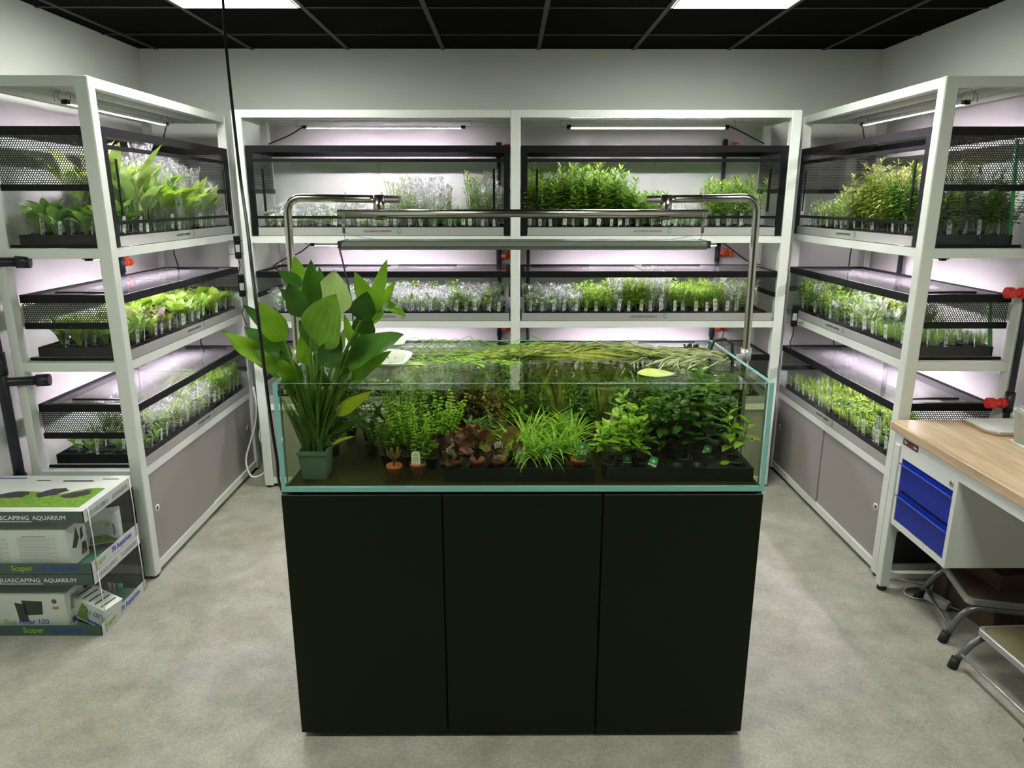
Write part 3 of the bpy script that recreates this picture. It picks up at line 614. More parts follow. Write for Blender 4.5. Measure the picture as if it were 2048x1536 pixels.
def put(key, bi, lv, sp, h, bag, x, row, y, z=None, tag=True, rng=random, idx=0):
    global NPL
    NPL += 1
    _, x0, _x = BAYS[key][bi]; v = rng.randrange(3); joined = 0 if row == 0 else 2
    P = proto(sp, round(h, 3), bag, v, joined); nm = name_of(sp, bag)
    zz = ZS[lv] + (.014 if z is None else z)
    loc = wpos(key, (x0 + x, .006 + y, zz)); rz = FR[key][1] + rng.uniform(-.5, .5); sc = rng.uniform(.88, 1.12)
    en, wh = WHERE[key, bi]; lb = '%s%s, %s %s from %s, %s %s' % ('bagged ' if bag else '', SHORT[sp], ROWN[row], ORD[idx] if idx < 20 else 'twenty ' + ORD[idx - 20], en, LV[lv], wh)
    grp = ('bagged ' if bag else '') + SP[sp][0] + 's in the ' + ROWN[row] + ' of the ' + LV[lv] + ' tank, ' + BNAME[key, bi]
    if joined:
        o = place(nm, P[0][1], None, loc, (0, 0, rz), sc); lab(o, lb, 'plant', grp)
    else:
        t = empty(nm, loc, rz, lb, 'plant', grp); t.scale = (sc,) * 3
        for pn, me in P:
            if pn == 'plant_tag' and not tag: continue
            place(pn, me, t)
# tank fillings: list of (x from, x to, step, species, height, bagged) measured in metres from the tank's end
def fill(key, bi, lv, segs, rowsy=(.075, .19, .31), seed=1, ztray=.014, skip=0.0):
    R = random.Random(seed)
    for row, y in enumerate(rowsy):
        idx = 0
        for (a, b, st, sp, h, bag) in segs:
            x = a + R.uniform(0, .01) + (st * .5 if row % 2 else 0)
            while x < b:
                if R.random() >= skip and not (sp == 'swordpale' and row == 3):
                    s2 = sp if isinstance(sp, str) else R.choice(sp)
                    put(key, bi, lv, s2, R.choice((h, h, h * .85)), bag if isinstance(bag, bool) else R.random() < bag, x + R.uniform(-.006, .006), row, y + R.uniform(-.01, .01), ztray, rng=R, idx=idx); idx += 1
                x += st
def trays(key, bi, lv, xs, y=.03, d_=.40):
    for i, (a, b) in enumerate(xs):
        tray(key, bi, lv, a, y, b - a, d_, 'black plug tray, %s from %s, %s %s' % (['first', 'second', 'third'][i], WHERE[key, bi][0], LV[lv], WHERE[key, bi][1]))
T3 = [(.03, .47), (.475, .9), (.905, 1.33)]
for kb in (('L', 0), ('B', 0), ('B', 1), ('R', 0)):
    for lv in range(3):
        L = BAYS[kb[0]][kb[1]][2] - BAYS[kb[0]][kb[1]][1]
        trays(kb[0], kb[1], lv, [(.03, L / 3), (L / 3 + .005, 2 * L / 3), (2 * L / 3 + .005, L - .03)])
# rack behind the boxed aquariums (x runs from the near end to the corner)
fill('L', 0, 2, [(.065, .28, .09, 'broad', .16, False), (.30, .52, .085, 'swordpale', .40, False), (.54, .88, .09, 'broadbright', .36, True), (.90, 1.30, .080, 'swordpale', .27, .5)], (.07, .18, .30, .40), 11)
fill('L', 0, 1, [(.065, .32, .085, 'fernleaf', .15, False), (.34, .62, .075, ['fernleaf', 'brownleaf'], .14, False), (.62, 1.32, .075, ['fernleaf', 'grassbright', 'broadbright'], .16, False)], (.07, .17, .27, .36), 12)
fill('L', 0, 0, [(.065, .36, .085, 'tuft', .09, False), (.38, .95, .078, ['grass', 'tuft', 'willowpale'], .13, True), (.97, 1.32, .075, 'needle', .16, .3)], (.07, .17, .28, .39), 13)
# back wall, bay nearer the boxed aquariums
fill('B', 0, 2, [(.08, .36, .075, ['tuft', 'round'], .07, True), (.38, .80, .078, ['tuft', 'grass'], .10, .75), (.82, 1.10, .07, ['willowpale', 'grass'], .24, True), (1.12, 1.24, .075, 'grass', .14, False), (1.25, 1.42, .07, 'willowpale', .28, .5)], (.07, .18, .30, .40), 21)
fill('B', 0, 1, [(.08, 1.42, .066, ['tuft', 'round', 'grass'], .12, True)], (.07, .17, .28, .39), 22)
fill('B', 0, 0, [(.08, 1.42, .11, ['tuft', 'round'], .10, True)], (.09, .22, .36), 23)
# back wall, bay nearer the workbench
fill('B', 1, 2, [(.05, .60, .066, ['willow', 'willowbright'], .30, False), (.61, .80, .07, 'willow', .20, False), (.82, 1.10, .08, ['tuft', 'broad'], .10, .4), (1.14, 1.40, .07, ['willowpale', 'willowbright'], .24, False)], (.07, .18, .30, .40), 31)
fill('B', 1, 1, [(.06, .36, .066, ['tuft', 'round'], .12, True), (.38, .56, .066, 'needle', .14, False), (.57, .90, .066, ['willowpale', 'needle'], .20, .8), (.91, 1.22, .066, 'needle', .15, False), (1.23, 1.42, .066, 'willowpale', .17, True)], (.07, .17, .28, .39), 32)
fill('B', 1, 0, [(.08, 1.42, .11, ['tuft', 'round'], .10, True)], (.09, .22, .36), 33)
# rack behind the workbench (x runs from the corner to the near end)
fill('R', 0, 2, [(.08, .40, .085, 'willowpale', .13, .2), (.42, .56, .085, 'willowbright', .18, False), (.58, 1.02, .085, 'yellowfern', .29, False), (1.04, 1.34, .070, 'pennywort', .25, .2)], (.07, .18, .30, .40), 41)
fill('R', 0, 1, [(.06, .36, .075, ['willow', 'willowpale'], .17, .4), (.38, .95, .072, ['round', 'pennywort', 'willowpale', 'grass'], .12, .45), (.97, 1.32, .07, 'grassdense', .10, False)], (.07, .17, .28, .39), 42)
fill('R', 0, 0, [(.06, .60, .072, 'grassbright', .09, False), (.61, .95, .072, ['round', 'grassbright'], .08, False), (.96, 1.32, .072, ['mound', 'round', 'grassdense'], .05, False)], (.07, .17, .27, .36), 43)
print('plants', NPL)
#@@PROPS@@
# ------------------------------------------------------------------ centre display: cabinet and open aquarium
random.seed(7)
AX0, AX1, AY0, AY1, AZ0, AZ1 = -.695, .780, 2.018, 2.680, .887, 1.229
cab = empty('aquarium_cabinet', (0, 0, 0), 0, 'black-green handleless cabinet with three doors under the big open aquarium', 'cabinet')
MB().box(AX0 + .002, AY0 + .018, .024, AX1, AY1, .884).build('carcass', M['cab'], cab)
MB().box(AX0 + .05, AY0 + .06, 0, AX1 - .05, AY1 - .04, .024).build('plinth', M['cabdark'], cab)
w3 = (AX1 - AX0 + .004) / 3
for i in range(3):
    a = AX0 - .004 + i * w3
    d = MB().rbox(a + .0025, AY0 - .004, .021, a + w3 - .0025, AY0 + .014, .878, .0015).build('door', M['cab'], cab)
aq = empty('aquarium', (0, 0, 0), 0, 'large open rimless glass aquarium of submerged plants on the black cabinet', 'aquarium')
def pane(x0, y0, z0, x1, y1, z1, edges, edge=M['edge']):
    b = MB().box(x0, y0, z0, x1, y1, z1); names = ['-z', '+z', '-y', '+x', '+y', '-x']
    me = b.mesh('glass_pane', [M['tankglass'], edge], [1 if n in edges else 0 for n in names]); return place('glass_pane', me, aq)
T = .014
pane(AX0, AY0, AZ0, AX0 + T, AY1, AZ1, ('-y', '+z', '+y')); pane(AX1 - T, AY0, AZ0, AX1, AY1, AZ1, ('-y', '+z', '+y'))
pane(AX0 + T, AY0, AZ0 + .0155, AX1 - T, AY0 + .009, AZ1 - .001, ('+z',), M['edge2']); pane(AX0 + T, AY1 - .012, AZ0 + .0155, AX1 - T, AY1, AZ1, ('+z',), M['edge2'])
MB().box(AX0 + T, AY0, AZ0, AX1 - T, AY1, AZ0 + .015).build('base_pane', M['edge'], aq)
b = MB()
for x in (AX0 + T, AX1 - T - .004):
    b.box(x, AY0 + .012, AZ0 + .0155, x + .004, AY0 + .016, AZ1 - .004); b.box(x, AY1 - .016, AZ0 + .0155, x + .004, AY1 - .012, AZ1 - .004); b.box(x, AY0 + .016, AZ0 + .0155, x + .004, AY1 - .016, AZ0 + .0195)
b.build('silicone_seam', M['edge2'], aq)
MB().box(AX0 + T + .004, AY0 + .0125, AZ0 + .0155, AX1 - T - .004, AY1 - .0125, AZ0 + .0185).build('stained_base', M['algae'], aq)
WZ = 1.206
wt = MB().box(AX0 + T + .0005, AY0 + .0125, AZ0 + .0195, AX1 - T - .0005, AY1 - .0125, WZ).build('aquarium_water', M['water']); lab(wt, 'green-tinted water filling the big open aquarium almost to its rim', 'water', None, 'stuff')
FZ = AZ0 + .019
# trays under water
def aqtray(x0, x1, y0, y1, label, nx, ny):
    t = empty('submerged_tray', (x0, y0, FZ + .0005), 0, label, 'plant tray'); L, d, h = x1 - x0, y1 - y0, .042
    b = MB(); b.box(0, 0, 0, L, d, .003); b.box(0, 0, .003, L, .003, h); b.box(0, d - .003, .003, L, d, h); b.box(0, .003, .003, .003, d - .003, h); b.box(L - .003, .003, .003, L, d - .003, h); b.build('tray_body', M['tray'], t)
    g = MB(); px, py = L / nx, d / ny
    for i in range(nx):
        for j in range(ny):
            cx, cyy = px * (i + .5), py * (j + .5); n = 16; bb = len(g.v); r = .023
            for k in range(n):
                a = 2 * PI * k / n; g.v.append((cx + r * math.cos(a), cyy + r * math.sin(a), h - .001))
            for k in range(n):
                a = 2 * PI * k / n; q = max(abs(math.cos(a)), abs(math.sin(a))); g.v.append((cx + px / 2 * math.cos(a) / q, cyy + py / 2 * math.sin(a) / q, h - .001))
            for k in range(n):
                a = 2 * PI * k / n; g.v.append((cx + r * .85 * math.cos(a), cyy + r * .85 * math.sin(a), h - .025))
            for k in range(n):
                j2 = (k + 1) % n; g.f.append((bb + k, bb + j2, bb + n + j2, bb + n + k)); g.f.append((bb + 2 * n + k, bb + 2 * n + j2, bb + j2, bb + k)); g.sm += [False, True]
    g.build('cup_deck', M['tray'], t); return t
aqtray(-.199, .266, 2.052, 2.40, 'black cup tray under the red-leaved plants inside the aquarium', 8, 6)
aqtray(.304, .755, 2.052, 2.45, 'black cup tray with empty cups under the broad-leaved stems in the aquarium', 7, 6)
def terra(name, x, y, z, label, fol=None, tag=None, tagx=0, taglean=.1, slots=True, ztag=.03, rz=0, tagtilt=0):
    t = empty(name, (x, y, z), rz, label, 'potted plant'); r, h = .0215, .052
    b = MB().lathe([(0, 0), (r * .74, 0), (r * .98, h - .009), (r * 1.15, h - .009), (r * 1.15, h), (r, h), (r * .92, h - .008), (0, h - .008)], 20); pt = b.build('pot', M['terra'], t)
    if slots:
        s = MB()
        for k in range(10):
            a = -PI / 2 + 2 * PI * k / 10; m = Matrix.Rotation(a, 4, 'Z') @ Matrix.Translation((r * .875, 0, .022)) @ Matrix.Rotation(.12, 4, 'Y'); s.box(-.001, -.0016, -.010, .0012, .0016, .010, m)
        s.build('slot', M['ink'], pt)
    if fol: 
        mm, mats, mi = join(fol); place('foliage', mm.mesh('foliage', mats, mi), t)
    if tag: bigtag(t, tag, tagx, -.012, ztag, taglean, tagtilt)
    return t
def bigtag(t, kind, x, y, z, lean, tilt=0, w=.027, h=.064):
    m = Matrix.Translation((x, y, z)) @ Matrix.Rotation(lean, 4, 'X') @ Matrix.Rotation(tilt, 4, 'Y')
    o = [(-w / 2, 0), (w / 2, 0), (w / 2, h * .9), (w * .3, h), (-w * .3, h), (-w / 2, h * .9)]
    b = MB().slab([m @ Vector((a, 0, c)) for a, c in o], m.to_3x3() @ Vector((0, .0009, 0))); tg = b.build('plant_tag', M['tag'] if kind != 'green' else M['tealtag'], t)
    def q(a0, a1, z0, z1, yy=-.0005): return [m @ Vector((a0 * w, yy, z0 * h)), m @ Vector((a1 * w, yy, z0 * h)), m @ Vector((a1 * w, yy, z1 * h)), m @ Vector((a0 * w, yy, z1 * h))]
    p = MB()
    if kind == 'white':
        p.poly(q(-.05, .05, .90, .94)); p.poly(q(-.34, .34, .83, .85)); p.poly(q(-.28, .28, .79, .805))
        for (a, c0, c1, th) in ((.24, .50, .70, .016), (.12, .56, .64, .012)):
            p.poly(q(-a, a, c1 - th, c1)); p.poly(q(-a, a, c0, c0 + th)); p.poly(q(-a, -a + .05, c0, c1)); p.poly(q(a - .05, a, c0, c1))
        for c in (.22, .27, .32, .37): p.poly(q(-.22, .22 - .1 * (c * 10 % 2), c, c + .014))
        p.poly(q(-.1, .1, .10, .12)); p.build('tag_print', M['orangeink'] if tilt else M['greytag'], tg)
    elif kind == 'green':
        p.poly(q(-.5, .5, .35, .62)); p.build('tag_band', M['whiteink'], tg); p2 = MB(); p2.poly(q(-.5, .5, .66, .9)); p2.build('tag_top', M['greentag'], tg)
        c = MB(); c.poly([m @ Vector((w * .2 * math.cos(2 * PI * k / 12), -.0009, h * .78 + w * .2 * math.sin(2 * PI * k / 12))) for k in range(12)]); c.build('tag_dot', M['whiteink'], tg)
    else:
        p.poly(q(-.1, .2, .82, .92)); p.poly(q(-.4, .1, .66, .70)); p.poly(q(-.4, .3, .52, .54)); p.poly(q(-.4, .2, .47, .49)); p.build('tag_print', M['greytag'], tg); p2 = MB(); p2.poly(q(-.42, 0, .72, .78)); p2.poly(q(-.3, -.1, .15, .3)); p2.poly(q(.1, .3, .2, .38)); p2.build('tag_picture', M['limeink'], tg)
    return tg
def nymph(n, mat, R):
    b = MB(); st = MB()
    for i in range(n):
        a = R.uniform(0, 2 * PI); k = R.uniform(.1, .75); L = R.uniform(.02, .10); p0 = Vector((0, 0, .045)); d = Vector((math.cos(a) * k, math.sin(a) * k * .7 - .1, 1)).normalized(); p1 = p0 + d * L
        st.tube([p0, p0 + d * L * .5 + Vector((0, 0, .005)), p1], .0014, 4, False)
        b.leaf(p1 - Vector((0, 0, .01)), (math.cos(a), math.sin(a) * .4, R.uniform(-.2, .9)), (R.uniform(-.4, .4), -1, .7), R.uniform(.038, .058), R.uniform(.034, .052), bend=R.uniform(-.5, 1.3), fold=.4, seg=7, shape=.42, wave=.009, cols=4)
    return [(b, M[mat]), (st, M['stemb'])]
R7 = random.Random(5)
bare = MB(); bl = MB()
for i in range(6):
    a = i * 1.05; bare.tube([(0, 0, .044), (.006 * math.cos(a), .006 * math.sin(a), .07), (.014 * math.cos(a), .012 * math.sin(a), .095)], .0012, 4); bl.leaf((.008 * math.cos(a), .008 * math.sin(a), .072), (math.cos(a) * .5, math.sin(a) * .4, 1), (0, -1, .2), .035, .011, seg=4)
terra('terracotta_potted_plant', -.356, 2.064, FZ, 'small terracotta slotted pot with a sparse dark sprig, standing outermost on the aquarium floor', [(bare, M['stemb']), (bl, M['lf_olive'])])
terra('terracotta_potted_plant', -.286, 2.082, FZ, 'terracotta slotted pot with an upright white tag on the bare aquarium floor', sp_round(.10, 4, 'lf_mid', .012), 'white', -.003, .05)
terra('terracotta_potted_plant', -.171, 2.085, FZ + .012, 'red-leaved lily pot with a tilted white tag, beside the tray edge', nymph(13, 'lf_red', R7), 'white', -.002, .1, False, .05, 0, -.2)
terra('terracotta_potted_plant', -.100, 2.085, FZ + .012, 'red-leaved lily pot between the two tagged lily pots', nymph(13, 'lf_red', R7), None, 0, .1, False)
terra('terracotta_potted_plant', -.033, 2.088, FZ + .012, 'olive-leaved lily pot with a nearly straight white tag', nymph(11, 'lf_olive', R7), 'white', -.004, .08, False, .048, 0, .07)
terra('terracotta_potted_plant', .216, 2.088, FZ + .012, 'terracotta pot with a green and teal tag among arching grass leaves', sp_grass(.12, 30, .005, 'lf_mid', .5, 1.2), 'green', .008, .1, False, .045)
def aqp(name, x, y, z, parts, label, cat='aquatic plant', sc=1, tagk=None, tagp=(0, -.02, .02), lean=.1, tilt=0, pot=True, rz=0):
    t = empty(name, (x, y, z), rz, label, cat); t.scale = (sc,) * 3
    if pot: potmb().build('pot', M['pot'], t)
    mm, mats, mi = join(parts); place('foliage', mm.mesh('foliage', mats, mi), t)
    if tagk: bigtag(t, tagk, tagp[0], tagp[1], tagp[2], lean, tilt)
    return t
for (x, y, h, lb) in ((-.40, 2.20, .13, 'outermost, behind the sprig in terracotta'), (-.33, 2.19, .17, 'tallest front one behind the two terracotta pots'), (-.25, 2.17, .17, 'beside the red lilies'), (-.36, 2.30, .20, 'set back behind the others'), (-.22, 2.28, .19, 'set back behind the red lilies')):
    aqp('round_leaved_bush', x, y, FZ, sp_stem(h, 20, lw=.012, ll=.0125, mat='lf_bright', step=.011, spread=.75, per=3, droop=.9), 'bushy submerged plant with tiny round leaves, ' + lb)
for i, (x, y, h) in enumerate(((.03, 2.16, .15), (.09, 2.13, .15), (.15, 2.17, .16), (.20, 2.20, .16), (.06, 2.26, .19), (.13, 2.30, .20), (.22, 2.32, .20))):
    aqp('arching_grass_plant', x, y, FZ + (.008 if i < 4 else .01), sp_grass(h, 62, .0062, 'lf_bright' if i % 2 == 0 else 'lf_mid', .75, 2.3), 'submerged tuft of arching grassy leaves, ' + ['beside the tag with lime print', 'in the very front of the tray centre', 'behind the teal and white strip tag', 'beside the teal-tagged terracotta pot', 'second line, behind the lime-print tag', 'second line, in the middle', 'second line, next to the broad-leaved stems'][i], tagk={0: 'pic', 2: 'green'}.get(i), tagp=(.005, -.055, .03) if i == 0 else (-.03, -.05, .02), lean=.03, tilt=.02)
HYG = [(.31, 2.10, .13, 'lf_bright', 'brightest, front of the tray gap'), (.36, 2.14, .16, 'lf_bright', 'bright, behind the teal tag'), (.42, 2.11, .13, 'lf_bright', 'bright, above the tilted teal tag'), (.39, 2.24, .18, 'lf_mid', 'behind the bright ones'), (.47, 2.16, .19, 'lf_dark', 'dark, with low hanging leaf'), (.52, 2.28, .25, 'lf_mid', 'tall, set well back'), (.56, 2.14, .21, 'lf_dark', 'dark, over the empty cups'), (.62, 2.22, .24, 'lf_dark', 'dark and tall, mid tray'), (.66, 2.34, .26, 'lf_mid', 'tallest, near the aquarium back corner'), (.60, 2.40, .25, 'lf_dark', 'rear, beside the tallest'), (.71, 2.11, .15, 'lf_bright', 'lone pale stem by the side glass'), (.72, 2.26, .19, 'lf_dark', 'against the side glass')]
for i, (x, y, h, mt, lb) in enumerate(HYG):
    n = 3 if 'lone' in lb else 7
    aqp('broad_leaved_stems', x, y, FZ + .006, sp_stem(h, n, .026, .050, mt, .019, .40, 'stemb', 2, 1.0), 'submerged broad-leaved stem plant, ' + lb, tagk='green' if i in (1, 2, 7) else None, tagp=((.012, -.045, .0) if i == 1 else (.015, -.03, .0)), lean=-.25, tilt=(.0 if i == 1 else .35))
for i, (x, y, h, mt) in enumerate(((-.50, 2.42, .26, 'lf_mid'), (-.42, 2.50, .27, 'lf_mid'), (-.34, 2.46, .27, 'lf_bright'), (-.26, 2.52, .26, 'lf_mid'), (-.18, 2.55, .25, 'lf_mid'))):
    aqp('thin_leaved_stems', x, y, FZ, sp_stem(h, 8, .006, .045, mt, .018, .25), 'submerged thin-leaved stems, ' + ['outermost at the back, behind the large pot', 'second of the back line, under the basket', 'third of the back line, brighter', 'fourth of the back line', 'innermost of the back line'][i])
for i, (x, y, h, mt) in enumerate(((-.16, 2.40, .24, 'lf_olive'), (-.08, 2.44, .25, 'lf_mid'), (-.05, 2.34, .20, 'lf_olive'), (.01, 2.42, .21, 'lf_mid'))):
    aqp('curly_leaved_plant', x, y, FZ, sp_stem(h, 9, .016, .030, mt, .014, .45, 'stemb', 3, 2.0), 'submerged curly-leaved plant, ' + ['reddish, behind the red lilies', 'green, reaching the surface mid-tank', 'reddish, lower, behind the olive lily', 'green, beside the arching grass'][i])
for i, (x, y, h) in enumerate(((-.47, 2.30, .16), (-.42, 2.36, .14))):
    aqp('dark_rosette_plant', x, y, FZ, sp_broad(h, 12, .022, 'lf_dark', .9), 'dark submerged rosette ' + ['beside the large grey pot', 'behind the dark rosette by the grey pot'][i])
BACKP = [(-.60, 2.30, .17), (-.58, 2.48, .22), (-.10, 2.20, .12), (-.28, 2.40, .20), (.02, 2.58, .20), (.30, 2.60, .22), (.42, 2.36, .20), (.50, 2.44, .22), (.70, 2.48, .24), (.66, 2.58, .25), (.12, 2.42, .18), (.26, 2.42, .19)]
BACKL = ['behind the large grey pot', 'in the rear corner under the basket', 'directly behind the red lilies', 'behind the tiny-leaved bushes', 'against the back glass mid-tank', 'against the back glass behind the ribbon leaves', 'between bright stems and ribbon leaves', 'behind the tall stems', 'by the side glass, rear', 'in the rear corner under the black comb', 'behind the arching grass', 'behind the teal-tagged terracotta pot']
for i, (x, y, h) in enumerate(BACKP):  # dark plants added to darken the gaps behind the front planting
    aqp('shade_stems', x, y, FZ, sp_stem(h, 10, .013, .040, 'lf_dark', .014, .45, 'stemb', 3, 1.2), 'dark dense stem plant added for shade ' + BACKL[i])
# vallisneria: ribbons rise from the back and lie on the surface
def ribbon(b, pts, w, nrm=(0, -1, .2)):
    pts = [Vector(p) for p in pts]; bb = len(b.v)
    if b.uv is None: b.uv = {}
    for k, p in enumerate(pts):
        d = (pts[min(k + 1, len(pts) - 1)] - pts[max(0, k - 1)]).normalized(); s = d.cross(Vector(nrm)); s = s.normalized() if s.length > 1e-4 else d.orthogonal().normalized()
        t = k / (len(pts) - 1); ww = w * (1 - .75 * t ** 4) * .5
        for q in (-1, 1): b.uv[len(b.v)] = (q * .5 + .5, t); b.v.append(tuple(p + s * ww * q))
    for k in range(len(pts) - 1): i = bb + 2 * k; b.f.append((i, i + 1, i + 3, i + 2)); b.sm.append(True)
for i, (x, y, n, lb) in enumerate(((.06, 2.50, 34, 'nearer the tank middle'), (.18, 2.52, 46, 'largest clump, mid-tank back'), (.34, 2.50, 44, 'behind the bright broad-leaved stems'), (.50, 2.56, 30, 'in the back corner region'))):
    b = MB()
    for k in range(n):
        x0, y0 = rd(-.02, .02), rd(-.02, .02); a = rd(-.10, .12); L = rd(.05, .30); sx = 1 if rd(0, 1) < .8 else -1; top = WZ - FZ - .003
        p = [(x0, y0, 0)]
        for q in (.33, .66, .9): p.append((x0 + a * q ** 1.5, y0 + rd(-.01, .02) * q, top * q))
        xx = x0 + a; dy = rd(-.25, .12)
        for q in (.15, .4, .7, 1): p.append((min(xx + sx * L * q, AX1 - T - .02 - x), min(y0 + dy * L * q + .02, AY1 - .03 - y), top + .0045 + .012 * math.sin(PI * q) * rd(0, 1)))
        ribbon(b, p, rd(.005, .009))
    t = empty('ribbon_grass_plant', (x, y, FZ), 0, 'olive ribbon-leaved plant trailing along the water surface, ' + lb, 'aquatic plant'); b.build('foliage', M['val'], t); potmb(.02, .03).build('pot', M['pot'], t)
b = MB()
for k in range(300):
    c = ((.10, 2.60, .2), (.22, 2.56, .35), (.33, 2.60, -.15), (.45, 2.55, -.45), (.55, 2.50, -.5), (.60, 2.36, .5), (.05, 2.50, .05), (.66, 2.46, -.7))[k % 8]
    x = c[0] + random.gauss(0, .05); y = c[1] + random.gauss(0, .022); L = rd(.10, .26); a = c[2] + random.gauss(0, .22) + (PI if rd(0, 1) < .12 else 0)
    p = []; z = WZ + .002 + rd(0, .010)
    for q in (0, .25, .5, .75, 1): xx = min(max(x + L * (q - .3) * math.cos(a + .4 * q), AX0 + .05), AX1 - T - .012); yy = min(max(y + L * (q - .3) * math.sin(a + .4 * q), AY0 + .05), AY1 - .022); p.append((xx, yy, z + rd(.006, .02) * math.sin(PI * q)))
    ribbon(b, p, rd(.003, .0065), (0, -.3, 1))
fl = b.build('floating_grass_leaves', M['val']); lab(fl, 'mat of floating olive grassy leaves spread over the aquarium surface', 'floating plants', None, 'stuff')
b = MB(); st = MB()
for k in range(150):
    x = rd(-.40, .03); y = rd(2.42, 2.62) if rd(0, 1) < .5 else rd(2.34, 2.46); L = rd(.02, .06); a = rd(-.8, .8) + (PI if rd(0, 1) < .5 else 0)
    b.leaf((x, y, WZ + .002 + rd(0, .012)), (math.cos(a), math.sin(a), rd(-.05, .3)), (0, -.2, 1), L, rd(.006, .014), bend=rd(.2, 1), seg=3)
for k in range(38):
    x = rd(-.42, .0); y = rd(2.5, 2.63); L = rd(.08, .2); h = rd(.02, .05); st.tube([(x + L * q, y + .02 * math.sin(q * 5), WZ + .003 + h * math.sin(PI * q)) for q in (0, .25, .5, .75, 1)], .0011, 4, False)
me = join([(b, M['lf_mid']), (st, M['stem'])]); fl = place('floating_loose_leaves', me[0].mesh('floating_loose_leaves', me[1], me[2])); lab(fl, 'loose floating sprigs and curled runners beside the white basket', 'floating plants', None, 'stuff')
t = empty('floating_rooted_sprig', (-.37, 2.30, WZ + .004), .3, 'uprooted sprig with pale red roots floating beside the white basket', 'aquatic plant')
b = MB()
for k in range(26): a = rd(2.2, 4.1); b.tube([(0, 0, .004), (.03 * math.cos(a), .02 * math.sin(a), .008 + rd(0, .008)), (.06 * math.cos(a), .04 * math.sin(a), .002)], .0009, 4, False)
b.build('roots', pm('pale_red_roots', (.50, .22, .12), .6), t); b = MB()
for k in range(6): a = rd(-.6, .6); b.leaf((0, 0, .006), (math.cos(a), math.sin(a), rd(.1, .5)), (0, -.3, 1), rd(.06, .11), .014, bend=.5)
b.build('foliage', M['lf_pale'], t)
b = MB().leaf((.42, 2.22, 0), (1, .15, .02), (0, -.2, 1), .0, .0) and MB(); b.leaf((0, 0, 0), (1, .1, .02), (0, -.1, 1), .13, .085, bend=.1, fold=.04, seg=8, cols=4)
o = b.build('water_glow_patch', pm('painted_yellow_glow', (.85, .92, .35), .5)); o.location = (.42, 2.26, WZ - .006); lab(o, 'leaf-shaped pale yellow patch standing in for the glow on the aquarium water', 'leaf')  # leaf-shaped patch, its pale yellow stands in for a glow on the water
b = MB()
for (x, y, L, w, a) in ((.33, 2.05, .035, .018, .3),): b.leaf((0, 0, 0), (math.cos(a), .1, .1), (0, -.5, 1), L, w, seg=5)
o = b.build('fallen_yellow_leaf', M['lf_bigyellow']); o.location = (.655, 2.075, FZ + .05); lab(o, 'small pale yellow leaf lying on the empty cups of the aquarium tray', 'leaf')
# ------------------------------------------------------------------ the large broad-leaved plant
bp_ = empty('large_sword_plant', (-.608, 2.108, FZ), 0, 'very large glossy broad-leaved plant in a square grey pot rising out of the aquarium', 'potted plant')
b = MB(); 
def sq(r, z): return [(-r, -r, z), (r, -r, z), (r, r, z), (-r, r, z)]
rg = [sq(.036, 0), sq(.043, .082), sq(.047, .082), sq(.047, .094), sq(.042, .094), sq(.040, .080)]
for q in rg: b.v += q
for k in range(5):
    for i in range(4): j = (i + 1) % 4; b.f.append((k * 4 + i, k * 4 + j, k * 4 + 4 + j, k * 4 + 4 + i)); b.sm.append(False)
b.f.append((3, 2, 1, 0)); b.f.append((20, 21, 22, 23)); b.sm += [False, False]
b.build('square_pot', pm('grey_green_pot', (.10, .155, .15), .4), bp_)
PC = Vector((-.608, 2.108, FZ + .08))
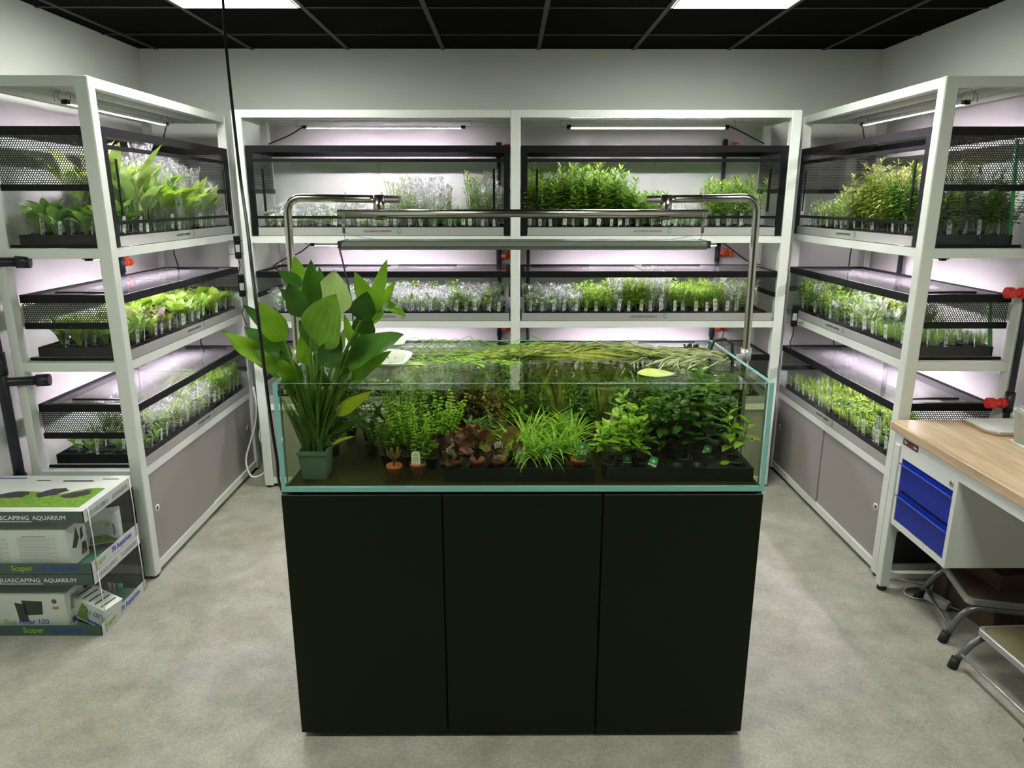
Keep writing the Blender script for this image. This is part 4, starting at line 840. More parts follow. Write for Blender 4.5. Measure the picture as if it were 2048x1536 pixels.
# (base px, tip px, depth base, depth tip, width px, face normal, bend, material)
LV_ = [
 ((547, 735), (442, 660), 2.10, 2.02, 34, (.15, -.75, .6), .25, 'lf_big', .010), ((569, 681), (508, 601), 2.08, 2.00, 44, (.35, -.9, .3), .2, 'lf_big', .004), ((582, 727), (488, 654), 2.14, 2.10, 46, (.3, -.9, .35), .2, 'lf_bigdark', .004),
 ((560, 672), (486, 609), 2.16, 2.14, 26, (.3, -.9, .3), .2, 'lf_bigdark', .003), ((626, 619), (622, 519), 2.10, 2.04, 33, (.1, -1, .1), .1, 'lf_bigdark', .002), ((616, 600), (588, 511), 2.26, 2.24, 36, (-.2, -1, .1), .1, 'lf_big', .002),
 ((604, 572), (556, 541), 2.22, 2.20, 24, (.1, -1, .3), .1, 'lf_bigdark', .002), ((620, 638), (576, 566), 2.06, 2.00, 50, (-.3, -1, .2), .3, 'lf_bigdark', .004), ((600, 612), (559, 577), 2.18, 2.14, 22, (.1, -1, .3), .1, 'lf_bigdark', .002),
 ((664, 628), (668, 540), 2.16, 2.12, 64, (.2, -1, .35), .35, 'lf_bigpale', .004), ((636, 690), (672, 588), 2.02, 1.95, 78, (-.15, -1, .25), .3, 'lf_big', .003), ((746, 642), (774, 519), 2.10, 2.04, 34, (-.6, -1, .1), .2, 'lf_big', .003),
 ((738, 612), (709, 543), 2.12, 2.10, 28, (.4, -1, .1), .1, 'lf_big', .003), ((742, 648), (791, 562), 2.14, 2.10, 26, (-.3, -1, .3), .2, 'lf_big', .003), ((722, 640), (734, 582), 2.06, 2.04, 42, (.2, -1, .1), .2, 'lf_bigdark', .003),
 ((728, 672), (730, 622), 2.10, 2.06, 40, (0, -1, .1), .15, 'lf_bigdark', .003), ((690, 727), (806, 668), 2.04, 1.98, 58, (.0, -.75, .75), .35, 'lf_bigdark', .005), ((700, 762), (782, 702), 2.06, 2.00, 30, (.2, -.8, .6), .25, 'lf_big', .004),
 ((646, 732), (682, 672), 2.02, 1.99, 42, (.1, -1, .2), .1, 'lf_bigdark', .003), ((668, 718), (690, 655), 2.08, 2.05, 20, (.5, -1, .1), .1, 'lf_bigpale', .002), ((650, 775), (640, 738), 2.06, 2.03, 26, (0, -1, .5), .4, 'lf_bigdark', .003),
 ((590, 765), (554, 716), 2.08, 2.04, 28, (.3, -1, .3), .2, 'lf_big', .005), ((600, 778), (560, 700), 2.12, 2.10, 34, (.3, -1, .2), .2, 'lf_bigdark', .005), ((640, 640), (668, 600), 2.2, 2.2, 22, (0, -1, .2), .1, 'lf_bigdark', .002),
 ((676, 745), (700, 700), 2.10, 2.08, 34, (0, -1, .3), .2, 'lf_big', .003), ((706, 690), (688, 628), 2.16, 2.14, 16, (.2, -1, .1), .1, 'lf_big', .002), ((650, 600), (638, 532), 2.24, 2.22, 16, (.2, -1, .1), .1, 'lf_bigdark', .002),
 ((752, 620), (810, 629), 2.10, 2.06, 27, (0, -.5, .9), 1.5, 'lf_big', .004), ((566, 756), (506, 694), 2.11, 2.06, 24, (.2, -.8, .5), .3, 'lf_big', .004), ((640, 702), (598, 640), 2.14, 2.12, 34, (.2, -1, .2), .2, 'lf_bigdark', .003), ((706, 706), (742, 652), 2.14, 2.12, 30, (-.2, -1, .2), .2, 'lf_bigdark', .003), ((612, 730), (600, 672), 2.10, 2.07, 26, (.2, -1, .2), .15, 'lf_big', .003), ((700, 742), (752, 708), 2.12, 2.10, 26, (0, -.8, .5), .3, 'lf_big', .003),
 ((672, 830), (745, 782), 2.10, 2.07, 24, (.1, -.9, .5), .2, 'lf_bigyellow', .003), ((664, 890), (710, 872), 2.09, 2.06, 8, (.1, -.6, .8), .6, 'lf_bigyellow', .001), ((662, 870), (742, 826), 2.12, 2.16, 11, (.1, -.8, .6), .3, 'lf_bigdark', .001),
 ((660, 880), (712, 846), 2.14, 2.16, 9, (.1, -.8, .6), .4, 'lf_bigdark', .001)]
for i, (bpx, tpx, yb, yt, wpx, nr, bend, mat, wv) in enumerate(LV_):
    B = at(*bpx, yb); Tt = at(*tpx, yt); L = (Tt - B).length; w = 1.12 * wpx / FPX * (yb * .97 + .2)
    Bl = B - Vector((-.608, 2.108, FZ)); Tl = Tt - Vector((-.608, 2.108, FZ)); d = (Tl - Bl).normalized(); m = MB()
    n = Vector(nr); n = (n - d * n.dot(d)).normalized(); side = d.cross(n)
    ds = Matrix.Rotation(bend / 2, 3, side) @ d   # start direction so that the chord hits the tip
    m.leaf(Bl, ds, n, L * (1 + bend * bend / 24), w, bend=bend, fold=.16, seg=12, shape=.37, wave=wv, cols=6)
    st = MB(); root = Vector((rd(-.022, .022), rd(-.02, .02), .080)); up = Bl - root; mid = root + Vector((up.x * .35, up.y * .35, up.z * .55))
    pts = []
    for q in range(8):
        t = q / 7; pts.append(root * (1 - t) ** 2 + mid * 2 * t * (1 - t) + Bl * t * t)
    st.tube(pts, [.0062 - .0024 * q / 7 for q in range(8)], 6, False); pts2 = [Bl, Bl + d * L * .15]
    mm, mats, mi = join([(m, M[mat]), (st, M['stem'])]); place('leaf', mm.mesh('leaf', mats, mi), bp_)
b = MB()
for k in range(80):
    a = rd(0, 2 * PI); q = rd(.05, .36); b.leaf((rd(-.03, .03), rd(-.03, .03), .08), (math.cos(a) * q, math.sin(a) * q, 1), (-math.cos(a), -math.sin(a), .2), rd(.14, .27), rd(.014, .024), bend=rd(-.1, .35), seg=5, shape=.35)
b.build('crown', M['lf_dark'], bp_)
# ------------------------------------------------------------------ floating baskets
def basket(x, y, rz, L, d, label, tilt):
    t = empty('floating_basket', (x, y, WZ - .012), rz, label, 'basket'); t.rotation_euler = (tilt[0], tilt[1], rz); b = MB(); n = 28; pr = ((.80, 0), (.95, .045), (1.0, .055), (1.05, .055), (1.05, .060), (.99, .060), (.93, .047), (.77, .004))
    for s_, z in pr:
        for k in range(n):
            a = 2 * PI * k / n; c, s2 = math.cos(a), math.sin(a); e = .35
            b.v.append((L / 2 * s_ * (abs(c) ** e) * (1 if c > 0 else -1), d / 2 * s_ * (abs(s2) ** e) * (1 if s2 > 0 else -1), z))
    for q in range(len(pr) - 1):
        for k in range(n): j = (k + 1) % n; b.f.append((q * n + k, q * n + j, q * n + n + j, q * n + n + k)); b.sm.append(False)
    b.f.append(tuple(range(n - 1, -1, -1))); b.f.append(tuple((len(pr) - 1) * n + k for k in range(n))); b.sm += [False, False]; bo = b.build('basket_body', M['sponge'], t)
    s = MB()
    for sy in (-1, 1):
        for k in range(9):
            xx = (-.38 + .76 * k / 8) * L; m = Matrix.Translation((xx, sy * d / 2 * .895, .027)) @ Matrix.Rotation(-sy * -.12, 4, 'X'); s.box(-.0022, -.0025, -.010, .0022, .0025, .010, m)
    for k in range(4): s.box(L / 2 * .885 - .002, (-.25 + .5 * k / 3) * d - .002, .018, L / 2 * .885 + .003, (-.25 + .5 * k / 3) * d + .002, .036)
    s.build('slot', M['greytag'], bo)
basket(-.475, 2.31, -.10, .27, .17, 'white slotted plastic basket floating right behind the large plant', (.05, .06)); basket(-.50, 2.53, .08, .24, .14, 'white slotted basket floating in the rear corner of the aquarium', (.0, -.04))
# ------------------------------------------------------------------ stainless light stand and suspended lamp
YS = 2.36
st = empty('light_stand', (0, 0, 0), 0, 'brushed steel pipe stand arching over the aquarium', 'light stand')
def arm(s_, x, xin, zt, lb):
    pts = [(x, YS, .60), (x, YS, 1.2), (x * .995, YS, zt - .05)]
    for k in range(7): a = k / 6 * PI / 2; pts.append((x * .995 - s_ * .045 * (1 - math.cos(a)), YS, zt - .045 + .045 * math.sin(a)))
    pts.append((xin, YS, zt - .006)); MB().tube(pts, .0125, 16).build('bent_pipe', M['steel'], st)
    MB().cyl((x, YS, 1.222), (x, YS, 1.262), .018, n=20).build('pipe_clamp', M['gut'], st); MB().box(min(x, x - s_ * .03), YS - .012, 1.225, max(x, x - s_ * .03), YS + .012, 1.240).build('clamp_bracket', M['gut'], st)
arm(-1, -.718, -.352, 1.757, ''); arm(1, .805, .443, 1.757, '')
MB().tube([(-.546, YS - .03, 1.709), (.634, YS - .03, 1.709)], .0125, 16).build('cross_pipe', M['steel'], st)
for x in (-.416, .504):
    MB().cyl((x, YS - .014, 1.688), (x, YS - .014, 1.766), .018, n=20).build('cross_clamp', M['steel'], st)
    MB().cyl((x, YS - .036, 1.735), (x, YS - .028, 1.735), .004, n=8).build('set_screw', M['chrome'], st)
lamp = empty('hanging_aquarium_lamp', (0, 0, 0), 0, 'long slim grey aquarium lamp hanging on wires from the steel stand', 'lamp')
MB().rbox(-.54, YS - .06, 1.604, .638, YS + .06, 1.618, .003).build('lamp_body', pm('grey_green_aluminium', (.30, .34, .27), .35, .5), lamp)
b = MB()
for k in range(9): b.box(-.525, YS - .05 + k * .0125, 1.618, .622, YS - .045 + k * .0125, 1.624)
b.build('cooling_fin', pm('grey_fin', (.26, .30, .24), .35, .6), lamp)
b = MB(); b.box(-.54, YS - .06, 1.596, .632, YS - .052, 1.6045); b.box(-.54, YS + .052, 1.596, .632, YS + .06, 1.6045); b.build('side_lip', M['stoolgrey'], lamp)
for x in (-.546, .632): MB().rbox(x, YS - .062, 1.600, x + .012, YS + .062, 1.624, .002).build('end_cap', M['blackgrey'], lamp)
MB().box(-.50, YS - .045, 1.6025, .60, YS + .045, 1.604).build('lens', emis('dim_lamp_lens', (1.0, 1.0, .92), 12.0), lamp)
for x in (-.527, .618):
    s_ = 1 if x > 0 else -1; yy = YS - .03
    MB().tube([(x, yy - .013, 1.640), (x, yy - .0145, 1.709), (x, yy, 1.7245), (x, YS + .0145, 1.74), (x, YS + .013, 1.772), (x, YS, 1.773), (x + .006, YS - .0135, 1.756), (x + .006, yy - .015, 1.70), (x, yy - .013, 1.64)], .0009, 5).build('hanging_wire', M['wire'], lamp)
    MB().cyl((x, yy - .013, 1.648), (x, yy - .013, 1.684), .005, n=10).build('wire_gripper', M['stoolgrey'], lamp); MB().tube([(x, yy - .013, 1.65), (x, yy, 1.622)], .0009, 5).build('hanging_wire', M['wire'], lamp)
    MB().tube([(x, yy - .014, 1.655), (x - s_ * .03, yy - .02, 1.64), (x - s_ * .10, yy - .01, 1.627)], .0008, 5).build('loose_wire_end', M['wire'], lamp)
MB().tube([(-.552, YS + .01, 1.612), (-.560, YS + .02, 1.60), (-.575, YS + .14, 1.52), (-.59, YS + .30, 1.38), (-.60, YS + .345, 1.22), (-.61, YS + .345, .7)], .0028, 8).build('power_cable', M['cable'], lamp)
pts = [at(446, -40, 2.78), at(446, 0, 2.75), at(452, 90, 2.68), at(461, 180, 2.6), at(480, 350, 2.42), at(494, 450, 2.18), at(505, 545, 1.98), at(514, 620, 1.94), at(524, 700, 1.98), at(533, 775, 2.08), at(543, 850, 2.16), at(554, 920, 2.24), at(566, 985, 2.32)]
pts = [Vector((pts[0].x - .06, pts[0].y + .1, ZC - .007))] + pts[:] + [Vector((-.725, 2.46, .5)), Vector((-.725, 2.55, .012))]
sm = []
for i in range(len(pts) - 1):
    p0, p1, p2, p3 = pts[max(i - 1, 0)], pts[i], pts[i + 1], pts[min(i + 2, len(pts) - 1)]
    for k in range(4):
        t = k / 4; sm.append(.5 * ((2 * p1) + (p2 - p0) * t + (2 * p0 - 5 * p1 + 4 * p2 - p3) * t * t + (3 * p1 - p0 - 3 * p2 + p3) * t ** 3))
sm.append(pts[-1]); lab(MB().tube(sm, .0052, 8).build('hanging_power_cord', M['cable']), 'long black power cord hanging from the ceiling down past the large plant', 'cord')
# heater / filter hose at the aquarium end
b = MB().tube([(.725, 2.50, 1.10), (.722, 2.50, 1.22), (.735, 2.50, 1.262), (.765, 2.49, 1.272), (.795, 2.48, 1.255), (.80, 2.47, 1.15)], .0055, 8); lab(b.build('black_hose', M['cable']), 'black hose hooked over the end glass of the aquarium', 'hose')
t = empty('suction_rack', (.655, 2.60, WZ), 0, 'small black comb-like surface holder at the rear corner of the aquarium', 'holder'); b = MB(); b.box(0, 0, .004, .055, .010, .010)
for k in range(7): b.cyl((.004 + k * .008, .005, .010), (.004 + k * .008 + rd(-.006, .006), .006, rd(.018, .032)), .0035, n=6)
b.build('comb', M['rubber'], t)
# ------------------------------------------------------------------ drain pipes and valves
def drain(key, x, y, zs, mat, label, ztop, zbot=.02, r=.016, vdir=(1, 0), thick=False):
    t = empty('drain_pipe', wpos(key, (x, y, zbot)), FR[key][1], label, 'pipe'); MB().cyl((0, 0, 0), (0, 0, ztop - zbot), r, n=14).build('pipe', M['pipe'], t)
    for z in zs:
        z -= zbot; c = MB(); c.cyl((0, 0, z - .05), (0, 0, z + .045), r * 1.35, n=14); c.build('pipe_collar', M['pipe'], t)
        v = MB(); m = vdir; v.cyl((m[0] * r, m[1] * r, z), (m[0] * .085, m[1] * .085, z), .014, n=12); v.cyl((m[0] * .035, m[1] * .035, z), (m[0] * .05, m[1] * .05, z), .020, n=12); v.cyl((m[0] * .075, m[1] * .075, z), (m[0] * .10, m[1] * .10, z), .020, n=12); v.cyl((m[0] * .06, m[1] * .06, z - .012), (m[0] * .06, m[1] * .06, z + .028), .007, n=10)
        vv = v.build('valve', M[mat], t); MB().rbox(m[0] * .06 - .024, m[1] * .06 - .006, z + .028, m[0] * .06 + .024, m[1] * .06 + .006, z + .036, .002).build('valve_handle', M[mat], vv)
drain('B', 1.49 - .02, D + .028, (.915, 1.395, 2.055), 'orange', 'dark drain pipe with orange valves behind the central rack post', 2.10, vdir=(1, 0), r=.013)
drain('B', 2.895, D + .028, (.915, 1.41, 2.065), 'orange', 'dark drain pipe with orange valves near the corner by the workbench rack', 2.12, vdir=(1, 0), r=.013)
drain('B', 1.66, D + .028, (), 'orange', 'plain dark pipe just beside the central rack post', 1.55, vdir=(1, 0), r=.011)
drain('L', 1.05, D + .028, (.90, 1.40), 'orange', 'dark pipe with orange valves behind the rack by the boxed aquariums', 1.48, vdir=(1, 0), r=.014)
drain('R', .36, D + .020, (), 'red', 'dark pipe against the wall behind the rack by the workbench', 1.52, r=.014)
t = empty('drain_pipe', (-2.215, 3.015, .5), 0, 'thick black drain pipe beside the rack post above the boxed aquariums', 'pipe'); MB().cyl((0, 0, -.49), (0, 0, 1.08), .022, n=16).build('pipe', M['pipe'], t)
for z in (.0, .56): MB().cyl((0, 0, z - .05), (0, 0, z + .05), .028, n=16).build('pipe_collar', M['pipe'], t)
for z in (.475, .995):
    MB().tube([(0, 0, z), (.02, .02, z), (.17, .06, z)], .02, 12).build('side_branch', M['pipe'], t); MB().cyl((.12, .045, z), (.17, .06, z), .027, n=14).build('branch_collar', M['pipe'], t)
t = empty('drain_pipe', (2.225, 3.03, .5), 0, 'black drain pipe with red valves beside the rack post above the workbench', 'pipe'); MB().cyl((0, 0, -.49), (0, 0, 1.60), .013, n=14).build('pipe', M['pipe'], t)
for z in (.375, .865, 1.60):
    MB().cyl((0, 0, z - .04), (0, 0, z + .05), .020, n=14).build('pipe_collar', M['pipe'], t)
    v = MB(); v.cyl((-.012, 0, z), (-.085, 0, z + .0), .017, n=12); v.cyl((-.07, 0, z), (-.098, 0, z), .024, n=12); v.cyl((-.02, 0, z), (-.04, 0, z), .023, n=12); v.cyl((-.084, -.024, z), (-.084, -.02, z), .016, n=12); v.build('valve', M['red'], t)
# green water gauge strips inside the workbench rack tanks
for lv, z, zz in ((2, 1.60, 2.0), (1, 1.10, 1.30)):
    o = MB().cyl(wpos('R', (1.37, .43, z)), wpos('R', (1.33, .42, zz)), .009, n=10).build('green_drain_tube', M['greentag']); lab(o, 'bright green tube standing inside the %s tank above the workbench' % LV[lv], 'tube')
# ------------------------------------------------------------------ sockets and small cables at the racks
def strip_socket(x, y, z, rz, label, h=.13):
    t = empty('power_strip', (x, y, z), rz, label, 'power strip'); MB().rbox(-.018, -.028, 0, .018, 0, h, .004).build('body', M['black'], t)
    MB().box(-.012, -.030, h * .30, .012, -.028, h * .62).build('rating_label', M['greytag'], t)
    b = MB()
    for zz in (h * .2, h * .78): b.box(-.05, -.031, zz, .05, -.029, zz + .003)
    b.build('cable_tie', M['cable'], t)
    MB().tube([(0, -.012, 0), (.004, -.012, -.04), (-.012, -.01, -.10), (.01, -.008, -.18)], .003, 6).build('power_lead', M['cable'], t)
strip_socket(-1.575, 4.19, 1.42, .4, 'black power adapter tied to the corner post below the top shelf, beside the hanging cord'); strip_socket(-1.572, 4.19, 1.20, .4, 'black power adapter on the corner post at the middle shelf, behind the large leaves')
strip_socket(1.70, 4.19, 1.02, -.3, 'black power adapter with pale label tied to the corner post near the workbench rack'); strip_socket(1.42, 4.66, .93, 0, 'black power adapter behind the steel stand pipe on the back wall', .2)
def cable(name, pts, r, mat, label, cat='cable'):
    P = [Vector(p) for p in pts]; o = []
    for i in range(len(P) - 1):
        p0, p1, p2, p3 = P[max(i - 1, 0)], P[i], P[i + 1], P[min(i + 2, len(P) - 1)]
        for k in range(5):
            t = k / 5; o.append(.5 * ((2 * p1) + (p2 - p0) * t + (2 * p0 - 5 * p1 + 4 * p2 - p3) * t * t + (3 * p1 - p0 - 3 * p2 + p3) * t ** 3))
    o.append(P[-1]); ob = MB().tube(o, r, 6).build(name, M[mat]); lab(ob, label, cat); return ob
cable('lamp_cable', [at(625, 254, 4.42), at(607, 254, 4.42), at(580, 270, 4.50), at(545, 285, 4.6), at(528, 292, 4.66)], .004, 'cable', 'black lead of the top grow light drooping to the tank, bay nearer boxed aquariums')
cable('lamp_cable', [at(1460, 253, 4.42), at(1480, 262, 4.45), at(1510, 278, 4.55), at(1528, 287, 4.62)], .004, 'cable', 'black lead of the top grow light, bay nearer the workbench')
cable('lamp_cable', [at(621, 488, 4.42), at(600, 505, 4.46), at(570, 518, 4.5), at(546, 532, 4.55)], .004, 'cable', 'black lead of the middle grow light behind the steel pipe')
cable('lamp_cable', [at(1443, 484, 4.42), at(1465, 500, 4.46), at(1492, 520, 4.5), at(1520, 530, 4.6)], .004, 'cable', 'black lead of the middle grow light dropping towards the orange valve')
cable('lamp_cable', [wpos('L', (1.20, .25, 2.155)), wpos('L', (1.26, .30, 2.10)), wpos('L', (1.32, .34, 2.046))], .004, 'cable', 'black lead of the top grow light, rack by boxed aquariums'); cable('lamp_cable', [wpos('R', (.27, .25, 2.155)), wpos('R', (.20, .30, 2.10)), wpos('R', (.14, .34, 2.046))], .004, 'cable', 'black lead of the top grow light, rack by workbench')
cable('lamp_cable', [wpos('L', (1.18, .28, 1.50)), wpos('L', (1.22, .3, 1.44)), wpos('L', (1.28, .32, 1.40)), wpos('L', (1.30, .32, 1.35))], .004, 'cable', 'black lead between top and middle tank, rack by boxed aquariums'); cable('lamp_cable', [wpos('R', (.26, .28, 1.50)), wpos('R', (.20, .3, 1.44)), wpos('R', (.16, .32, 1.36))], .004, 'cable', 'black lead between top and middle tank, rack by workbench')
cable('lamp_cable', [wpos('R', (.30, .28, 1.0)), wpos('R', (.27, .25, .95)), wpos('R', (.20, .26, .90)), wpos('R', (.16, .30, .85))], .004, 'cable', 'black lead between middle and lowest tank, rack by workbench'); cable('lamp_cable', [wpos('L', (1.20, .22, 1.0)), wpos('L', (1.24, .2, .96)), wpos('L', (1.26, .22, .90)), wpos('L', (1.30, .22, .85))], .004, 'cable', 'black lead between middle and lowest tank, rack by boxed aquariums')
cable('white_cable', [(-1.60, 4.30, .62), (-1.585, 4.28, .50), (-1.60, 4.27, .38), (-1.63, 4.25, .28), (-1.66, 4.22, .16), (-1.62, 4.18, .07), (-1.55, 4.20, .08), (-1.52, 4.26, .16), (-1.58, 4.27, .30), (-1.545, 4.30, .42)], .006, 'wcable', 'white cable looped in the corner between the two racks')
# ------------------------------------------------------------------ boxed aquariums
def box_aq(z, H, label, top, n):
    x0, x1, y0, y1 = -2.245, -1.690, 2.600, 2.965; t = empty('boxed_aquarium', ((x0 + x1) / 2, (y0 + y1) / 2, z), 0, label, 'boxed aquarium', 'stacked boxed aquariums'); a, b_ = (x1 - x0) / 2, (y1 - y0) / 2; g = .005
    for (p, q) in (((-a, -b_, 0), (a, -b_ + g, H)), ((-a, b_ - g, 0), (a, b_, H)), ((-a, -b_ + g, 0), (-a + g, b_ - g, H)), ((a - g, -b_ + g, 0), (a, b_ - g, H))):
        bb = MB().box(*p, *q); me = bb.mesh('glass_pane', [M['glass'], M['edge2']], [0, 1, 0, 0, 0, 0]); place('glass_pane', me, t)
    MB().box(-a + g, -b_ + g, .001, a - g, b_ - g, .007).build('base_pane', M['edge2'], t)
    e = .003
    for (z0, z1, nm) in ((.0, .047, 'bottom_band'), (H - .047, H + .002, 'top_band')):
        f = MB().box(-a - e, -b_ - e, z0, a + e, -b_ - .0005, z1).build(nm, M['card'], t); s_ = MB().box(a + .0005, -b_ - e, z0, a + e, b_ + e, z1).build(nm, M['cardlight'], t); MB().box(-a - e, b_ + .0005, z0, a + e, b_ + e, z1).build(nm, M['card'], t)
        zc = (z0 + z1) / 2 - .002
        if nm == 'top_band':
            text('AQUASCAPING', .0255, f, M['whiteink'], (a - .212, -b_ - e - .001, zc), align='RIGHT', sx=1.12); text('AQUARIUM', .0255, f, M['whiteink'], (a - .20, -b_ - e - .001, zc), align='LEFT')
            MB().box(a - .385, -b_ - e - .0012, z0 + .006, a - .205, -b_ - e, z0 + .008).build('underline', M['whiteink'], f)
            text('AQUASCAPING', .028, s_, M['greytag'], (a + e + .001, -b_ + .02, zc), (PI / 2, 0, PI / 2), align='LEFT', sx=.8); text('AQUARIUM', .028, s_, M['greytag'], (a + e + .001, -b_ + .205, zc), (PI / 2, 0, PI / 2), align='LEFT', sx=.85)
        else:
            text('Scaper', .036, f, M['limeink'], (a - .235, -b_ - e - .001, zc + .004), align='RIGHT', sx=.9); text('70 Aquarium', .036, f, M['blueink'], (a - .215, -b_ - e - .001, zc + .004), align='LEFT', sx=.85)
            text('Scaper', .034, s_, M['limeink'], (a + e + .001, -b_ + .02, zc + .004), (PI / 2, 0, PI / 2), align='LEFT', sx=.9); text('70 Aquarium', .034, s_, M['blueink'], (a + e + .001, -b_ + .145, zc + .004), (PI / 2, 0, PI / 2), align='LEFT', sx=.9)
    if top:
        c = MB().box(-a - e, -b_ - e, H + .002, a + e, b_ + e, H + .006).build('printed_lid_card', M['cardw'], t); zt = H + .0065
        m = MB(); pts = [(-a + .01, -b_ + .03)] + [(a - .03, -b_ + .03)] + [(a - .03 - (k / 16) * (2 * a - .04), -b_ + .17 + .02 * math.sin(k * .9) + .05 * (1 - min(1, k / 6)) + .02 * max(0, k - 10) / 6) for k in range(17)]
        m.slab([(x, y, zt) for x, y in pts], (0, 0, .0008)); m.build('moss_print', M['moss'], c)
        for (cx, cyy, sx, sy, rt) in ((-.09, -.030, .068, .036, .12), (.045, -.005, .066, .044, .6), (.165, -.025, .056, .034, .5)):
            r = random.Random(int(cx * 1000)); pp = []
            for k in range(14): q = 2 * PI * k / 14; rr = 1 + r.uniform(-.25, .18); X, Y = sx * rr * math.cos(q), sy * rr * math.sin(q); pp.append((cx + X * math.cos(rt) - Y * math.sin(rt), cyy + X * math.sin(rt) + Y * math.cos(rt), zt + .001))
            MB().slab(pp, (0, 0, .0006)).build('stone_print', M['stone'], c)
        b2 = MB(); b2.box(.02, .115, zt, .15, .128, zt + .0008); b2.box(.18, .14, zt, .25, .147, zt + .0008); b2.box(-.10, .125, zt, -.04, .132, zt + .0008); b2.build('lamp_print', M['ink'], c)
        MB().box(-a, .15, zt, -.16, .158, zt + .0008).build('brand_print', M['blueink'], c)
        MB().tube([(-a - .004, -b_ + .01, H + .0075), (a - .02, -b_ + .012, H + .0075), (a + .004, -b_ + .012, H + .004)], .002, 5).build('packing_string', M['whiteink'], t)
    hh = H + .006 if top else H
    for y in (-b_ + .028, b_ - .02): MB().tube([(a + e + .002, y, hh), (a + e + .002, y + .004, hh * .5), (a + e + .002, y, .0)], .0022, 5).build('packing_strap', M['whiteink'], t)
    return t
box_aq(0.001, .279, 'boxed glass aquarium with grey-green printed bands, standing on the floor under its twin', False, 1); box_aq(.284, .271, 'boxed glass aquarium with printed aquascape lid, on top of its twin', True, 2)
def pbox(x, y, z, L, d, h, rz, rx, label, draw, name='product_box'):
    t = empty(name, (x, y, z), rz, label, 'product box'); t.rotation_euler = (rx[0], rx[1], rz); b = MB().box(-L / 2, -d / 2, 0, L / 2, d / 2, h).build('carton', M['cardw'], t); draw(t, L, d, h); return t
def d1(t, L, d, h):
    f = -d / 2 - .0008; b = MB()
    for k in range(18):
        zz = h - .03 - k * (h - .05) / 18
        for (a, c) in ((-.46, -.05), (.0, .44)):
            if k in (0,): b.box(L * (a + .05), f, zz, L * (c - .15), f + .0006, zz + .004)
            else: b.box(L * a, f, zz, L * (c - (.05 if k % 3 else .12)), f + .0006, zz + .0012)
    b.build('fine_print', M['greytag'], t); e = MB(); x = L / 2 + .0006; e.slab([(x, -d * .30, h * .45), (x, -d * .1, h * .75), (x, .0, h * .9), (x, .1 * d, h * .6), (x, -.1 * d, h * .4)], (.0005, 0, 0)); e.slab([(x, .15 * d, h * .5), (x, .3 * d, h * .55), (x, .32 * d, h * .8), (x, .2 * d, h * .78)], (.0005, 0, 0)); e.slab([(x, .12 * d, h * .12), (x, .40 * d, h * .12), (x, .42 * d, h * .4), (x, .2 * d, h * .42)], (.0005, 0, 0)); e.build('filter_picture', M['ink'], t)
    MB().box(x + .0004, .2 * d, h * .15, x + .001, .34 * d, h * .22).build('orange_mark', M['orangeink'], t)
pbox(-1.985, 2.685, .296, .40, .13, .17, 0, (0, 0), 'white carton with fine print filling the upper boxed aquarium', d1)
def d2(t, L, d, h):
    f = -d / 2 - .0008; 
    for k in range(3): MB().lathe([(0, 0), (.009, 0)], 14, (0, 0, 0), Matrix.Translation((-L * .35, f, h * (.25 + .25 * k))) @ Matrix.Rotation(PI / 2, 4, 'X')).build('blue_dot', M['blueink'], t)
    p = MB(); p.slab([(-L * .28, f, h * .04), (L * .45, f, h * .04), (L * .1, f, h * .35), (-L * .2, f, h * .75)], (0, .0006, 0)); p.build('plant_picture', M['moss'], t); c = MB(); c.slab([(L * .05 + .06 * math.cos(a / 10 * PI), f - .0004, h * .15 + .07 * math.sin(a / 10 * PI) + .02) for a in range(11)], (0, .0004, 0)); c.build('grey_curve', M['cardlight'], t)
    MB().box(L * .33, f - .0006, h * .25, L * .37, f, h * .65).build('side_print', M['blueink'], t); g = MB(); g.leaf((L * .15, f - .0008, h * .6), (1, 0, .8), (0, -1, 0), .03, .016); g.build('leaf_logo', M['limeink'], t)
pbox(-1.775, 2.835, .314, .155, .08, .13, .42, (0, 0), 'grey-green lamp carton standing aslant in the upper boxed aquarium', d2)
def d3(t, L, d, h):
    f = -d / 2 - .0008; text('Eco', .034, t, M['limeink'], (L / 2 - .215, f, .040), align='RIGHT'); text('Filter 100', .034, t, M['blueink'], (L / 2 - .205, f, .040), align='LEFT', sx=.95)
    b = MB(); b.slab([(L / 2 - .17, f, .07), (L / 2 - .10, f, .075), (L / 2 - .095, f, .135), (L / 2 - .18, f, .14)], (0, .0006, 0)); b.slab([(L / 2 - .20, f, .04), (L / 2 - .16, f, .04), (L / 2 - .17, f, .12), (L / 2 - .21, f, .13)], (0, .0006, 0)); b.build('filter_picture', M['ink'], t)
    MB().lathe([(0, 0), (.011, 0)], 14, (0, 0, 0), Matrix.Translation((L / 2 - .045, f, h - .03)) @ Matrix.Rotation(PI / 2, 4, 'X')).build('round_mark', M['card'], t); MB().box(L / 2 - .055, f - .0004, h - .066, L / 2 - .03, f, h - .054).build('orange_mark', M['orangeink'], t)
    x = L / 2 + .0006; MB().slab([(x, -d * .3, h * .5), (x, .1 * d, h * .4), (x, .2 * d, h * .8), (x, -.2 * d, h * .85)], (.0005, 0, 0)).build('side_picture', M['greytag'], t); MB().box(x, -d * .3, h * .12, x + .0006, -.05 * d, h * .25).build('blue_print', M['blueink'], t)
pbox(-2.015, 2.685, .011, .36, .13, .165, 0, (0, 0), 'white filter carton in the lower boxed aquarium, reading Filter 100', d3)
